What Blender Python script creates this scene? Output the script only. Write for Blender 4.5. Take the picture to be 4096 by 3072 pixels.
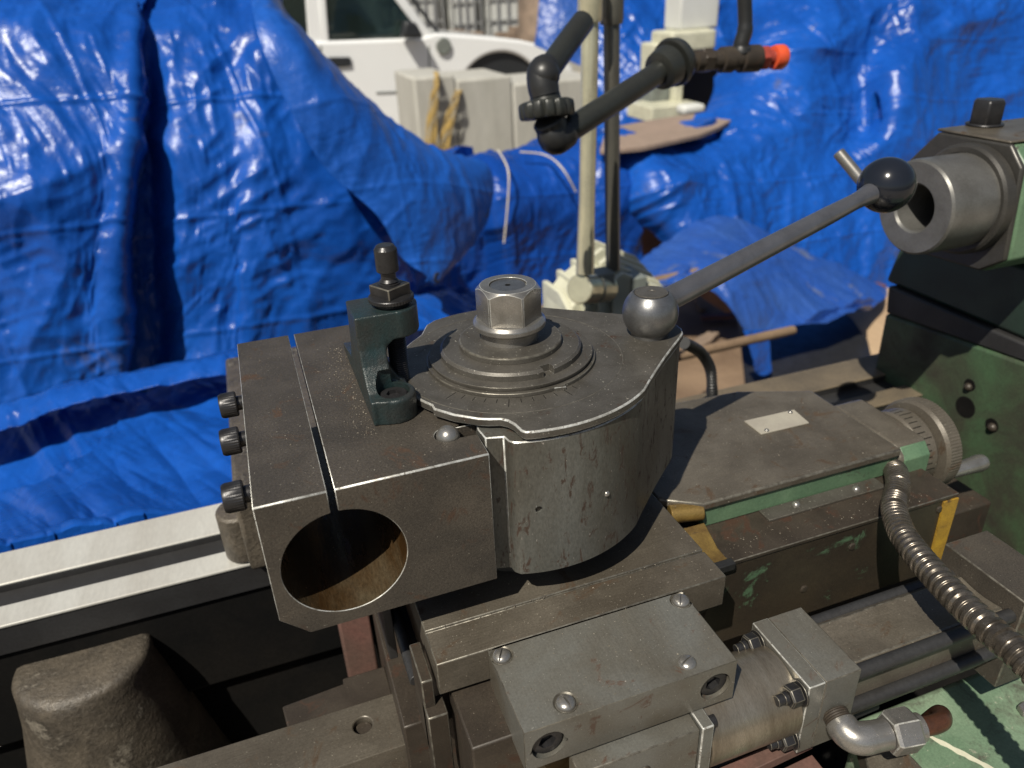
import bpy, bmesh, math, random
import numpy as np
from mathutils import Vector, Matrix
random.seed(7)
rs = np.random.RandomState(11)
S = 0.001                       # every length below is in millimetres
sc = bpy.context.scene
for o in list(bpy.data.objects): bpy.data.objects.remove(o)

# ------------------------------------------------------------------ camera
FPX, CXP, CYP = 757.0, 512.0, 384.0
def _d(x, y):
    v = np.array([x-CXP, y-CYP, FPX]); return v/np.linalg.norm(v)
_U, _s, _V = np.linalg.svd(np.stack([_d(3043,-145), _d(205,-5), -_d(573.6,1803)], 1))
R = _U @ _V                     # rows: camera right, down, forward in world axes
CAM = np.array([0., 0., 171.])
def at(px, py, x=None, y=None, z=None):
    "point of the place seen at a pixel of the 1024 x 768 photograph, on a plane x, y or z"
    r = R.T @ np.array([px-CXP, py-CYP, FPX])
    t = (x-CAM[0])/r[0] if x is not None else (y-CAM[1])/r[1] if y is not None else (z-CAM[2])/r[2]
    return CAM + t*r
cam_d = bpy.data.cameras.new('camera'); cam = bpy.data.objects.new('camera', cam_d)
sc.collection.objects.link(cam); sc.camera = cam
m = Matrix(((R[0][0], -R[1][0], -R[2][0]), (R[0][1], -R[1][1], -R[2][1]), (R[0][2], -R[1][2], -R[2][2]))).to_4x4()
m.translation = Vector(CAM*S); cam.matrix_world = m
cam_d.sensor_width = 36; cam_d.lens = FPX/1024*36; cam_d.clip_start = .01; cam_d.clip_end = 200
cam_d.dof.use_dof = True; cam_d.dof.focus_distance = .36; cam_d.dof.aperture_fstop = 10.5

# ------------------------------------------------------------------ sky, sun, exposure
SUN = Vector((.56, .50, -1.0))
w = bpy.data.worlds.new('World'); sc.world = w; w.use_nodes = True
nt = w.node_tree; bg = nt.nodes['Background']
sky = nt.nodes.new('ShaderNodeTexSky'); sky.sky_type = 'NISHITA'; sky.sun_disc = False
sky.sun_elevation = math.atan2(1, math.hypot(.56,.5)); sky.sun_rotation = math.atan2(-.56, -.5)
sky.air_density = 1.0; sky.dust_density = 1.5
nt.links.new(sky.outputs[0], bg.inputs[0]); bg.inputs[1].default_value = .05
sd = bpy.data.lights.new('sun', 'SUN'); sd.energy = 5.0; sd.angle = math.radians(.53); sd.color = (1, .94, .82)
so = bpy.data.objects.new('sun', sd); sc.collection.objects.link(so)
so.rotation_euler = SUN.to_track_quat('-Z', 'Y').to_euler(); so.location = (-1, -1, 3)
sc.view_settings.view_transform = 'Standard'; sc.view_settings.look = 'None'
sc.view_settings.exposure = 0.12; sc.view_settings.gamma = 1; sc.view_settings.use_curve_mapping = False
sc.cycles.max_bounces = 6; sc.cycles.diffuse_bounces = 3; sc.cycles.glossy_bounces = 4; sc.cycles.transmission_bounces = 5
sc.cycles.sample_clamp_indirect = 6

# ------------------------------------------------------------------ materials
def mat(name, c1, c2=None, s1=.04, rough=.5, metal=0., grain=.25, gs=1.1, bump=.25, rust=None, rustc=(.045,.022,.012),
        rs_=.08, stretch=(1,1,1), chip=None, chipc=(.5,.5,.48), chs=.5, spec=.5, rvar=.15, extra=None, coat=0., big=None,
        bigc=(.3,.3,.3), bigs=.02, bdist=.12, rw=.07, brush=None, brush_amt=.35):
    mt = bpy.data.materials.new(name); mt.use_nodes = True
    n = mt.node_tree.nodes; l = mt.node_tree.links; b = n['Principled BSDF']
    tc = n.new('ShaderNodeTexCoord'); mp = n.new('ShaderNodeMapping')
    mp.inputs['Scale'].default_value = tuple(1000*q for q in stretch); l.new(tc.outputs['Object'], mp.inputs[0])
    def noise(scale, det=4, dist=0., ro=.55, src=mp):
        q = n.new('ShaderNodeTexNoise'); q.inputs['Scale'].default_value = scale; q.inputs['Detail'].default_value = det
        q.inputs['Roughness'].default_value = ro; q.inputs['Distortion'].default_value = dist; l.new(src.outputs[0], q.inputs[0]); return q.outputs[0]
    def rng(x, a, b_, c=0., d=1.):
        q = n.new('ShaderNodeMapRange'); q.inputs[1].default_value = a; q.inputs[2].default_value = b_
        q.inputs[3].default_value = c; q.inputs[4].default_value = d; l.new(x, q.inputs[0]); return q.outputs[0]
    def mix(f, a, b_, mode='MIX'):
        q = n.new('ShaderNodeMix'); q.data_type = 'RGBA'; q.blend_type = mode
        if isinstance(f, float): q.inputs[0].default_value = f
        else: l.new(f, q.inputs[0])
        for s, v in ((6, a), (7, b_)):
            if isinstance(v, tuple): q.inputs[s].default_value = (*v, 1)
            else: l.new(v, q.inputs[s])
        return q.outputs[2]
    def math_(op, a, b_):
        q = n.new('ShaderNodeMath'); q.operation = op
        for i, v in enumerate((a, b_)):
            if isinstance(v, (int, float)): q.inputs[i].default_value = v
            else: l.new(v, q.inputs[i])
        return q.outputs[0]
    c2 = c2 or tuple(q*.7 for q in c1)
    nb = noise(s1, 6, .4, .6)
    col = mix(rng(nb, .36, .64), c1, c2)
    rgh = rng(nb, .3, .7, rough-rvar*.5, rough+rvar*.5)
    met = None
    if big is not None:
        bm_ = rng(noise(bigs, 10, .5, .72), big, big+.05); col = mix(bm_, col, bigc)
    if rust is not None:
        rf = rng(noise(rs_, 9, .8, .68), rust, rust+rw); col = mix(rf, col, rustc)
        rgh = math_('ADD', rgh, math_('MULTIPLY', rf, .25))
        met = math_('MULTIPLY', math_('SUBTRACT', 1., rf), metal)
    if chip is not None:
        cf = rng(noise(chs, 3, 0, .6), chip, chip+.03); col = mix(cf, col, chipc)
    fg = noise(gs, 4, 0, .7)
    if grain: col = mix(1., col, mix(rng(fg, .25, .75), (1-grain,)*3, (1+grain*.6,)*3), 'MULTIPLY')
    if brush:
        mb = n.new('ShaderNodeMapping'); mb.inputs['Scale'].default_value = tuple(1000*q for q in brush); l.new(tc.outputs['Object'], mb.inputs[0])
        br_ = noise(1., 5, .15, .6, mb)
        col = mix(1., col, mix(rng(br_, .3, .7), (1-brush_amt,)*3, (1+brush_amt*.6,)*3), 'MULTIPLY')
        rgh = math_('ADD', rgh, math_('MULTIPLY', math_('SUBTRACT', br_, .5), .35))
        # oil film: large smooth patches, glossier and a little darker
        of = rng(noise(.012, 3, .5), .48, .62); rgh = math_('SUBTRACT', rgh, math_('MULTIPLY', of, .10)); col = mix(math_('MULTIPLY', of, .25), col, (.045,.036,.024))
    l.new(col, b.inputs['Base Color']); l.new(rgh, b.inputs['Roughness'])
    if met is not None: l.new(met, b.inputs['Metallic'])
    else: b.inputs['Metallic'].default_value = metal
    b.inputs['Specular IOR Level'].default_value = spec
    if coat: b.inputs['Coat Weight'].default_value = coat; b.inputs['Coat Roughness'].default_value = .08
    if bump:
        bp = n.new('ShaderNodeBump'); bp.inputs['Strength'].default_value = bump; bp.inputs['Distance'].default_value = bdist*S
        l.new(math_('ADD', fg, math_('MULTIPLY', nb, 1.2)), bp.inputs['Height']); l.new(bp.outputs[0], b.inputs['Normal'])
    return mt
M = {}
M['phosphate'] = mat('phosphated_steel', (.080,.068,.054), (.050,.043,.035), s1=.03, rough=.50, metal=.15, grain=.55, gs=1.2, bump=.9,
                     rust=.58, rustc=(.060,.034,.020), rs_=.05, chip=.69, chipc=(.30,.28,.23), chs=.9, bdist=.2)
M['body_steel'] = mat('rusted_grey_steel', (.140,.143,.132), (.080,.073,.058), s1=.018, rough=.42, metal=.35, grain=.35, gs=1.1, bump=.5,
                      rust=.555, rustc=(.046,.028,.019), rs_=.24, stretch=(1,1,.4), chip=.70, chipc=(.36,.33,.3), chs=.9)
M['plate_steel'] = mat('dull_plate_steel', (.114,.105,.091), (.074,.067,.056), s1=.05, rough=.42, metal=.35, grain=.35, gs=1.4, bump=.5,
                       rust=.62, rs_=.05, chip=.675, chipc=(.5,.47,.4), chs=.8)
M['slide_steel'] = mat('oily_slide_steel', (.142,.124,.098), (.088,.075,.058), s1=.03, brush=(.06,2.6,2.6), brush_amt=.12, rough=.42, metal=.25, grain=.35, gs=1.1, bump=.4,
                       rust=.575, rustc=(.070,.046,.028), rs_=.05, chip=.685, chipc=(.42,.38,.3), chs=.8)
M['cover_steel'] = mat('blue_grey_cover_steel', (.165,.164,.148), (.122,.108,.084), s1=.016, brush=(2.6,.06,2.6), brush_amt=.10, rough=.40, metal=.3, grain=.25, gs=1.1, bump=.35,
                       rust=.59, rustc=(.080,.048,.033), rs_=.08, chip=.69, chipc=(.4,.38,.34), chs=.9)
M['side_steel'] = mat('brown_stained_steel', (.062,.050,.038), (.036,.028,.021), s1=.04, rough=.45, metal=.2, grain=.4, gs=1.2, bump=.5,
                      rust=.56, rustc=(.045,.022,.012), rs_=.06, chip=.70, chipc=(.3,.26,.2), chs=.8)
M['barrel'] = mat('brown_turned_barrel', (.36,.32,.255), (.21,.175,.13), s1=.05, rough=.32, metal=.75, grain=.3, gs=1.2, bump=.35, stretch=(2.2,.4,.4))
M['tag'] = mat('pale_blank_tag', (.40,.37,.30), (.33,.30,.25), s1=.05, rough=.5, metal=.1, grain=.15, gs=1.2, bump=.2)
M['bright'] = mat('bright_turned_steel', (.38,.365,.34), (.26,.245,.22), s1=.09, rough=.30, metal=.75, grain=.25, gs=1.8, bump=.25,
                  rust=.66, rustc=(.08,.06,.045), rs_=.12)
M['edge'] = mat('worn_bare_edge', (.66,.66,.62), (.30,.29,.26), s1=.2, rough=.36, metal=.4, grain=.35, gs=2.0, bump=.3, rust=.56, rustc=(.10,.085,.07), rs_=.5)
M['edge_dim'] = mat('faintly_worn_edge', (.21,.195,.16), (.09,.08,.065), s1=.25, rough=.4, metal=.5, grain=.3, gs=2., bump=.3)
M['ground_way'] = mat('ground_bed_way', (.62,.61,.56), (.50,.48,.43), s1=.02, rough=.38, metal=.25, grain=.12, gs=.4, bump=.1,
                      stretch=(1,.3,1), rust=.72, rustc=(.3,.26,.2), rs_=.03)
M['dusty_way'] = mat('dusty_bed_way', (.17,.135,.09), (.11,.09,.065), s1=.02, rough=.55, metal=.1, grain=.25, gs=.5, bump=.2)
M['way_dark'] = mat('dark_bed_side', (.035,.035,.036), (.022,.021,.021), s1=.02, rough=.5, metal=.1, grain=.3, gs=.5)
M['mark_shade_black'] = mat('black_for_marks_and_shade', (.009,.008,.007), (.004,.004,.004), s1=.02, rough=.8, grain=.4, gs=.4, spec=.15)  # near-black puts the shade inside the bed into web and chip pan colour
M['bore_shade'] = mat('shaded_oily_bore', (.030,.026,.022), (.018,.015,.012), s1=.05, rough=.45, metal=.1, grain=.4, gs=.9)  # dark copy of the bore colour, shade painted in
M['black_oxide'] = mat('black_oxide_steel', (.045,.044,.046), (.028,.027,.028), s1=.12, rough=.36, metal=.5, grain=.4, gs=1.8, bump=.4, rvar=.1)
M['green_cast'] = mat('dark_green_casting', (.016,.033,.034), (.028,.030,.028), s1=.07, rough=.36, metal=.1, grain=.35, gs=.9, bump=.9,
                      rust=.62, rustc=(.04,.038,.034), rs_=.06, spec=.6, bdist=.3)
M['bore'] = mat('sunlit_oily_brown_bore', (.21,.16,.095), (.12,.062,.022), s1=.06, rough=.24, metal=.7, grain=.5, gs=.9, bump=.6,
                stretch=(1,.35,1), rust=.60, rustc=(.05,.022,.008), rs_=.10)  # golden copy of the bore colour, sunlight painted in
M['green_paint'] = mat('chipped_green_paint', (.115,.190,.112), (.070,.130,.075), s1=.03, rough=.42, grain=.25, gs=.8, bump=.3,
                       rust=.60, rustc=(.045,.045,.030), rs_=.035, chip=.72, chipc=(.42,.44,.30), chs=.12)
M['green_dirty'] = mat('grimy_green_paint', (.060,.110,.055), (.050,.055,.034), s1=.018, rough=.5, grain=.35, gs=.6, bump=.5,
                       rust=.42, rustc=(.030,.026,.018), rs_=.02, rw=.28)
M['apron_green'] = mat('pale_worn_green_paint', (.20,.275,.185), (.115,.185,.115), s1=.02, rough=.45, grain=.3, gs=.7, bump=.4, rust=.50, rustc=(.075,.075,.055), rs_=.05, rw=.2, big=.615, bigc=(.36,.37,.28), bigs=.14)
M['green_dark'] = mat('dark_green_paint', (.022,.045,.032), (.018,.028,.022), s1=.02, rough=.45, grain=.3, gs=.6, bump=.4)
M['green_patch'] = mat('stained_iron_with_green_paint_remains', (.050,.038,.026), (.034,.026,.019), s1=.03, rough=.42, metal=.2, grain=.35, gs=1., bump=.4,
                       big=.60, bigc=(.085,.150,.085), bigs=.030)
M['yellow'] = mat('worn_yellow_paint', (.45,.27,.030), (.26,.15,.025), s1=.06, rough=.45, grain=.35, gs=.9, bump=.4, rust=.56, rustc=(.055,.035,.018), rs_=.06)
M['brass'] = mat('oily_brass_wiper', (.30,.20,.060), (.16,.10,.035), s1=.08, rough=.35, metal=.5, grain=.3, gs=1., bump=.3, rust=.60, rustc=(.03,.02,.012), rs_=.10)
M['copper'] = mat('brown_copper_pipe', (.13,.055,.030), (.075,.036,.024), s1=.1, rough=.32, metal=.5, grain=.3, gs=1.2)
M['quill_dark'] = mat('dark_flange_steel', (.072,.068,.062), (.048,.045,.040), s1=.03, rough=.40, metal=.4, grain=.25, gs=.8, bump=.3)
M['swarf'] = mat('dusty_swarf', (.22,.19,.14), (.12,.10,.08), s1=.3, rough=.5, metal=.2, grain=.3)
M['quill'] = mat('dark_quill_steel', (.19,.187,.175), (.12,.115,.105), s1=.03, rough=.36, metal=.5, grain=.2, gs=.8, bump=.2)
M['lever'] = mat('satin_steel_lever', (.21,.21,.225), (.15,.15,.16), s1=.05, rough=.33, metal=.7, grain=.12, gs=1.5, bump=.1, rvar=.08)
M['ballsteel'] = mat('dull_cast_ball_steel', (.25,.25,.25), (.17,.17,.17), s1=.12, rough=.34, metal=.8, grain=.2, gs=1.4, bump=.3)
M['knob'] = mat('black_plastic_knob', (.012,.014,.020), (.010,.012,.016), rough=.16, grain=0, bump=0, rvar=.04)
M['rubber'] = mat('black_rubber', (.022,.022,.022), (.014,.014,.014), s1=.05, rough=.42, grain=.2, gs=.6, bump=.15)
M['hose_metal'] = mat('oily_metal_conduit', (.20,.175,.145), (.10,.085,.068), s1=.12, rough=.28, metal=.75, grain=.4, gs=1.5, bump=.35,
                      rust=.60, rustc=(.02,.016,.013), rs_=.14)
M['pipe_dark'] = mat('dark_painted_pipe', (.030,.032,.028), (.022,.022,.020), s1=.02, rough=.38, metal=.15, grain=.2, gs=.4, bump=.1)
M['orange'] = mat('orange_plastic', (.72,.10,.035), (.60,.08,.03), s1=.02, rough=.35, grain=.1, gs=.3, bump=.1)
M['red'] = mat('faded_red_plastic', (.33,.055,.035), (.22,.04,.03), s1=.05, rough=.4, grain=.15, gs=.3, bump=.1)
M['cream'] = mat('cream_enamel', (.62,.61,.47), (.48,.47,.36), s1=.02, rough=.36, grain=.12, gs=.4, bump=.15, rust=.68, rustc=(.22,.19,.12), rs_=.03)
M['champagne'] = mat('champagne_anodised_rod', (.66,.62,.44), (.50,.47,.34), s1=.02, rough=.24, metal=.55, grain=.1, gs=.4, bump=.05)
M['graphite'] = mat('graphite_rod', (.17,.16,.13), (.12,.115,.10), s1=.02, rough=.35, metal=.6, grain=.1, gs=.4, bump=.05)
M['gasket'] = mat('grey_enamel', (.19,.21,.19), (.14,.15,.14), rough=.45, s1=.03, grain=.1)  # grey-green enamel for small fittings and the lower column
M['tan_rust'] = mat('tan_rusty_board', (.25,.17,.105), (.14,.09,.055), s1=.006, rough=.75, grain=.2, gs=.15, bump=.3)
M['plywood'] = mat('pale_plywood', (.50,.36,.22), (.38,.26,.16), s1=.004, rough=.7, grain=.15, gs=.1, bump=.2, stretch=(1,.2,1))
M['rustred'] = mat('rusty_red_iron', (.16,.065,.050), (.10,.045,.035), s1=.01, rough=.7, grain=.3, gs=.15, bump=.3)
M['pink'] = mat('faded_red_primer', (.13,.065,.052), (.085,.055,.042), s1=.02, rough=.6, grain=.3, gs=.4, bump=.3)
M['casting'] = mat('rough_grey_brown_casting', (.125,.105,.080), (.048,.041,.033), s1=.03, rough=.42, metal=.1, grain=.45, gs=.35, bump=1., bdist=.9, big=.56, bigc=(.17,.15,.12), bigs=.03,
                   rust=.62, rustc=(.05,.028,.02), rs_=.02)
M['cardboard'] = mat('dusty_brown_board', (.30,.22,.17), (.24,.18,.14), s1=.004, rough=.85, grain=.15, gs=.05, bump=.2)
M['concrete'] = mat('pale_concrete', (.45,.44,.40), (.37,.36,.32), s1=.003, rough=.85, grain=.12, gs=.03, bump=.3, stretch=(1,1,.25), bdist=3)
M['dirt'] = mat('dusty_yard_ground', (.34,.29,.23), (.25,.21,.17), s1=.0012, rough=.9, grain=.25, gs=.02, bump=.5, bdist=8)
M['strap'] = mat('frayed_yellow_strap', (.50,.34,.10), (.14,.11,.07), s1=.012, rough=.7, grain=.3, gs=.05, stretch=(1,1,.25), bump=.4, bdist=3)
M['white'] = mat('white_car_paint', (.80,.81,.81), (.76,.77,.77), s1=.0005, rough=.25, grain=0, bump=0, coat=.6)
M['trim'] = mat('black_car_trim', (.022,.024,.028), (.018,.02,.022), s1=.002, rough=.45, grain=.1, gs=.01, bump=0)
M['tyre'] = mat('tyre_rubber', (.02,.02,.02), (.03,.03,.028), s1=.004, rough=.7, grain=.1, gs=.02, bump=0)
M['string'] = mat('pale_cord', (.60,.55,.48), (.5,.45,.4), s1=.01, rough=.7, grain=.2, gs=.1, bump=0)
M['cage'] = mat('galvanised_cage', (.42,.43,.43), (.35,.35,.35), s1=.002, rough=.5, metal=.3, grain=0, bump=0)
M['tank'] = mat('milky_plastic_tank', (.62,.63,.60), (.52,.52,.50), s1=.002, rough=.5, grain=0, bump=0)
M['brown'] = mat('brown_debris', (.30,.22,.16), (.16,.12,.09), s1=.002, rough=.8, grain=.3, gs=.01, bump=.3, bdist=10)
def glass(name, col):
    mt = mat(name, col, col, rough=.06, grain=0, bump=0, rvar=0); b = mt.node_tree.nodes['Principled BSDF']
    b.inputs['Transmission Weight'].default_value = .8; b.inputs['Coat Weight'].default_value = 1.; return mt
M['glass'] = glass('dark_green_tinted_glass', (.045,.075,.07))
def tarp_mat(name, c1, c2, dusty=.62, dustc=(.05,.09,.27), rough=.29):
    mt = mat(name, c1, c2, s1=.004, rough=rough, grain=.18, gs=.05, bump=.0, big=dusty, bigc=dustc, bigs=.004, rvar=.14, spec=.30)
    n = mt.node_tree.nodes; l = mt.node_tree.links; b = n['Principled BSDF']
    tc = n['Texture Coordinate']
    mp = n.new('ShaderNodeMapping'); mp.inputs['Scale'].default_value = (1000,1000,1000); l.new(tc.outputs['Object'], mp.inputs[0])
    a = n.new('ShaderNodeTexNoise'); a.inputs['Scale'].default_value = .10; a.inputs['Detail'].default_value = 5; a.inputs['Distortion'].default_value = 1.2
    v = n.new('ShaderNodeTexVoronoi'); v.feature = 'DISTANCE_TO_EDGE'; v.inputs['Scale'].default_value = .045
    l.new(mp.outputs[0], a.inputs[0]); 
    mx = n.new('ShaderNodeMix'); mx.data_type = 'VECTOR'; mx.inputs[0].default_value = .97
    l.new(mp.outputs[0], v.inputs['Vector'])
    ad = n.new('ShaderNodeMath'); ad.operation = 'MULTIPLY_ADD'; ad.inputs[1].default_value = .25
    l.new(v.outputs['Distance'], ad.inputs[0]); l.new(a.outputs[0], ad.inputs[2])
    bp = n.new('ShaderNodeBump'); bp.inputs['Strength'].default_value = .55; bp.inputs['Distance'].default_value = .0014
    l.new(ad.outputs[0], bp.inputs['Height']); l.new(bp.outputs[0], b.inputs['Normal'])
    n.remove(mx)
    return mt
M['tarp'] = tarp_mat('blue_woven_tarp', (.0055,.058,.30), (.008,.085,.41))
M['tarp_dark'] = tarp_mat('deep_blue_tarp', (.005,.045,.26), (.007,.062,.33))
M['tarp_dusty'] = tarp_mat('dusty_faded_blue_tarp', (.030,.085,.30), (.014,.068,.33), dusty=.55, dustc=(.10,.135,.25), rough=.34)

# ------------------------------------------------------------------ mesh helpers
WORLD = {}
def link(o, world, parent):
    sc.collection.objects.link(o); world = Vector(world)
    if parent is not None:
        o.parent = parent; o.location = (world - WORLD[parent.name])*S
    else: o.location = world*S
    WORLD[o.name] = world
    return o
def tag(o, label=None, cat=None, group=None, kind=None):
    if label: o['label'] = label
    if cat: o['category'] = cat
    if group: o['group'] = group
    if kind: o['kind'] = kind
    return o
def thing(name, loc, label, cat, group=None):
    o = bpy.data.objects.new(name, None); o.empty_display_size = .02
    link(o, loc, None); return tag(o, label, cat, group)
def frame(d):
    d = Vector(d).normalized(); a = Vector((0,0,1)) if abs(d.z) < .9 else Vector((1,0,0))
    u = d.cross(a).normalized(); v = u.cross(d).normalized(); return u, v, d
class G:
    K = 1.0                     # builds a group nearer or farther than the net it was measured on
    def __init__(s): s.v = []; s.f = []; s.m = []
    def add(s, vs, fs, mi=0):
        k = len(s.v); s.v += [tuple(q) for q in vs]; s.f += [tuple(i+k for i in f) for f in fs]; s.m += [mi]*len(fs); return s
    def box(s, x0, x1, y0, y1, z0, z1, mi=0):
        return s.add([(x0,y0,z0),(x1,y0,z0),(x1,y1,z0),(x0,y1,z0),(x0,y0,z1),(x1,y0,z1),(x1,y1,z1),(x0,y1,z1)],
                     [(0,3,2,1),(4,5,6,7),(0,1,5,4),(1,2,6,5),(2,3,7,6),(3,0,4,7)], mi)
    def prism(s, poly, ax, a, b, mi=0):
        # poly given in the plane across axis ax: 'x' -> (y,z), 'y' -> (x,z), 'z' -> (x,y)
        def P(p, t): return (t,p[0],p[1]) if ax == 'x' else (p[0],t,p[1]) if ax == 'y' else (p[0],p[1],t)
        ar = sum(poly[i][0]*poly[(i+1)%len(poly)][1]-poly[(i+1)%len(poly)][0]*poly[i][1] for i in range(len(poly)))
        if ar < 0: poly = poly[::-1]
        n = len(poly); vs = [P(p,a) for p in poly]+[P(p,b) for p in poly]
        fl = ax == 'y'
        fs = [tuple(range(n))[::-1], tuple(range(n,2*n))]+[(i,(i+1)%n,n+(i+1)%n,n+i) for i in range(n)]
        if fl: fs = [f[::-1] for f in fs]
        return s.add(vs, fs, mi)
    def lathe(s, prof, o, d=(0,0,1), n=48, mi=0, ph=0., close=True):
        # prof: (radius, distance along d)
        u, v, d = frame(d); o = Vector(o); vs = []; fs = []
        if abs(d.z) > .99: u, v = Vector((1,0,0)), Vector((0,1,0))*(1 if d.z > 0 else -1)
        for r, t in prof:
            for i in range(n):
                a = 2*math.pi*i/n+ph; vs.append(o+d*t+u*(r*math.cos(a))+v*(r*math.sin(a)))
        for k in range(len(prof)-1):
            for i in range(n):
                j = (i+1) % n; fs.append((k*n+i, k*n+j, (k+1)*n+j, (k+1)*n+i))
        if close:
            fs.append(tuple(range(n))[::-1]); fs.append(tuple(range((len(prof)-1)*n, len(prof)*n)))
        return s.add(vs, fs, mi)
    def cyl(s, a, b, r, r2=None, n=32, mi=0):
        a, b = Vector(a), Vector(b); L = (b-a).length
        return s.lathe([(r,0),(r if r2 is None else r2,L)], a, b-a, n, mi)
    def ball(s, c, r, n=32, mi=0, t0=0.02, t1=.98, d=(0,0,1)):
        k = n//2
        return s.lathe([(r*math.sin(math.pi*(1-(t0+(t1-t0)*i/k))), r*math.cos(math.pi*(1-(t0+(t1-t0)*i/k)))) for i in range(k+1)], c, d, n, mi)
    def tube(s, pts, rad, n=16, mi=0):
        pts = [Vector(p) for p in pts]; k = len(pts)
        rad = [rad]*k if isinstance(rad, (int,float)) else rad
        vs = []; fs = []; u = None
        for i, p in enumerate(pts):
            t = (pts[min(i+1,k-1)]-pts[max(i-1,0)]).normalized()
            if u is None: u = frame(t)[0]
            u = (u-t*u.dot(t)).normalized(); v = t.cross(u)
            for j in range(n):
                a = 2*math.pi*j/n; vs.append(p+u*(rad[i]*math.cos(a))+v*(rad[i]*math.sin(a)))
        for i in range(k-1):
            for j in range(n):
                q = (j+1) % n; fs.append((i*n+j, i*n+q, (i+1)*n+q, (i+1)*n+j))
        fs.append(tuple(range(n))[::-1]); fs.append(tuple(range((k-1)*n, k*n)))
        return s.add(vs, fs, mi)
    def obj(s, name, mats, parent=None, bevel=0., seg=2, ang=32, bmat=None, smooth=True, origin=None, blim=35):
        if not isinstance(mats, (list,tuple)): mats = [mats]
        mats = [M[q] if isinstance(q, str) else q for q in mats]
        V = CAM+(np.array(s.v, float)-CAM)*G.K; lo, hi = V.min(0), V.max(0)
        c = np.array([(lo[0]+hi[0])/2, (lo[1]+hi[1])/2, lo[2]]) if origin is None else np.array(origin, float)
        me = bpy.data.meshes.new(name); me.from_pydata([tuple(q) for q in (V-c)*S], [], s.f); me.update()
        for q in mats: me.materials.append(q)
        me.polygons.foreach_set('material_index', s.m)
        if smooth:
            me.polygons.foreach_set('use_smooth', [True]*len(me.polygons)); me.set_sharp_from_angle(angle=math.radians(ang))
        o = bpy.data.objects.new(name, me); link(o, c, parent)
        if bevel:
            if bmat: me.materials.append(M[bmat])
            b = o.modifiers.new('bevel', 'BEVEL'); b.width = bevel*S; b.segments = seg; b.limit_method = 'ANGLE'; b.angle_limit = math.radians(blim)
            b.harden_normals = False; b.use_clamp_overlap = True
            if bmat: b.material = len(mats)
        return o
def spline(pts, n):
    pts = [np.array(p, float) for p in pts]; out = []; k = len(pts)-1
    for i in range(n+1):
        t = i/n*k; j = min(int(t), k-1); u = t-j
        p0, p1, p2, p3 = pts[max(j-1,0)], pts[j], pts[j+1], pts[min(j+2,k)]
        out.append(.5*((2*p1)+(-p0+p2)*u+(2*p0-5*p1+4*p2-p3)*u*u+(-p0+3*p1-3*p2+p3)*u**3))
    return out
def boolean(o, cutters, op='DIFFERENCE', solver='FAST'):
    for c in cutters:
        b = o.modifiers.new('cut', 'BOOLEAN'); b.operation = op; b.object = c; b.solver = solver
    dg = bpy.context.evaluated_depsgraph_get(); dg.update()
    me = bpy.data.meshes.new_from_object(o.evaluated_get(dg)); old = o.data
    bm = bmesh.new(); bm.from_mesh(me); bmesh.ops.remove_doubles(bm, verts=bm.verts, dist=.00002)
    bmesh.ops.dissolve_limit(bm, angle_limit=.004, verts=bm.verts, edges=bm.edges, delimit={'MATERIAL'}); bm.to_mesh(me); bm.free()
    o.modifiers.clear(); o.data = me
    for c in cutters:
        d = c.data; bpy.data.objects.remove(c); 
    return o
def smooth_mesh(me, ang=32):
    me.polygons.foreach_set('use_smooth', [True]*len(me.polygons)); me.set_sharp_from_angle(angle=math.radians(ang))
def bevel(o, width, seg=1, bmat=None, ang=35, clamp=True):
    smooth_mesh(o.data)
    if bmat: o.data.materials.append(M[bmat])
    b = o.modifiers.new('bevel', 'BEVEL'); b.width = width*S; b.segments = seg; b.limit_method = 'ANGLE'; b.angle_limit = math.radians(ang); b.use_clamp_overlap = clamp
    if bmat: b.material = len(o.data.materials)-1
def hexagon(r, ph=0, n=6, c=(0,0)): return [(c[0]+r*math.cos(ph+2*math.pi*i/n), c[1]+r*math.sin(ph+2*math.pi*i/n)) for i in range(n)]
def hexnut(g, c, d, r, h, ph=0, hole=None, mi=0, n=6, chamfer=.12):
    # hexagonal (or square) nut: chamfered ends
    g.lathe([(r*(1-chamfer),0),(r,h*chamfer),(r,h*(1-chamfer)),(r*(1-chamfer),h)], c, d, n, mi, ph)

# ================================================================== ground
g = G(); g.add([(-40000,-8000,-1620),(40000,-8000,-1620),(40000,70000,-1620),(-40000,70000,-1620)], [(0,1,2,3)])
tag(g.obj('ground', 'dirt', smooth=False), 'dusty pale brown yard ground', None, None, 'structure')
GZ = -1620

# ================================================================== lathe bed
bed = thing('lathe_bed', (60, 500, GZ), 'long lathe bed with two pale ground ways running behind the tool post', 'lathe bed')
g = G()
g.box(-900,100,462,483.5,-192.5,-190); g.obj('front_way', 'ground_way', bed, bevel=.8)
g = G(); g.box(-900,100,508,548,-192.5,-190); g.obj('rear_way', 'ground_way', bed, bevel=1.5)
g = G(); g.box(100.5,1100,462,483.5,-192.5,-190); g.obj('front_way', 'dusty_way', bed, bevel=.8)
g = G(); g.box(100.5,1100,508,548,-192.5,-190); g.obj('rear_way', 'dusty_way', bed, bevel=1.5)
for y0, y1 in ((463,482.8),(508.6,547)): G().box(-900,1100,y0,y1,-215,-192.6).obj('way_side', 'way_dark', bed, bevel=.5)
g = G(); g.box(-900,1100,483.2,508.2,-215,-197); g.obj('way_channel', 'way_dark', bed, bevel=.5)
g = G(); g.box(-900,1100,466,545,-300,-215.2); g.box(-900,1100,474,540,-560,-300); g.obj('web', 'mark_shade_black', bed, bevel=3)
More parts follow.
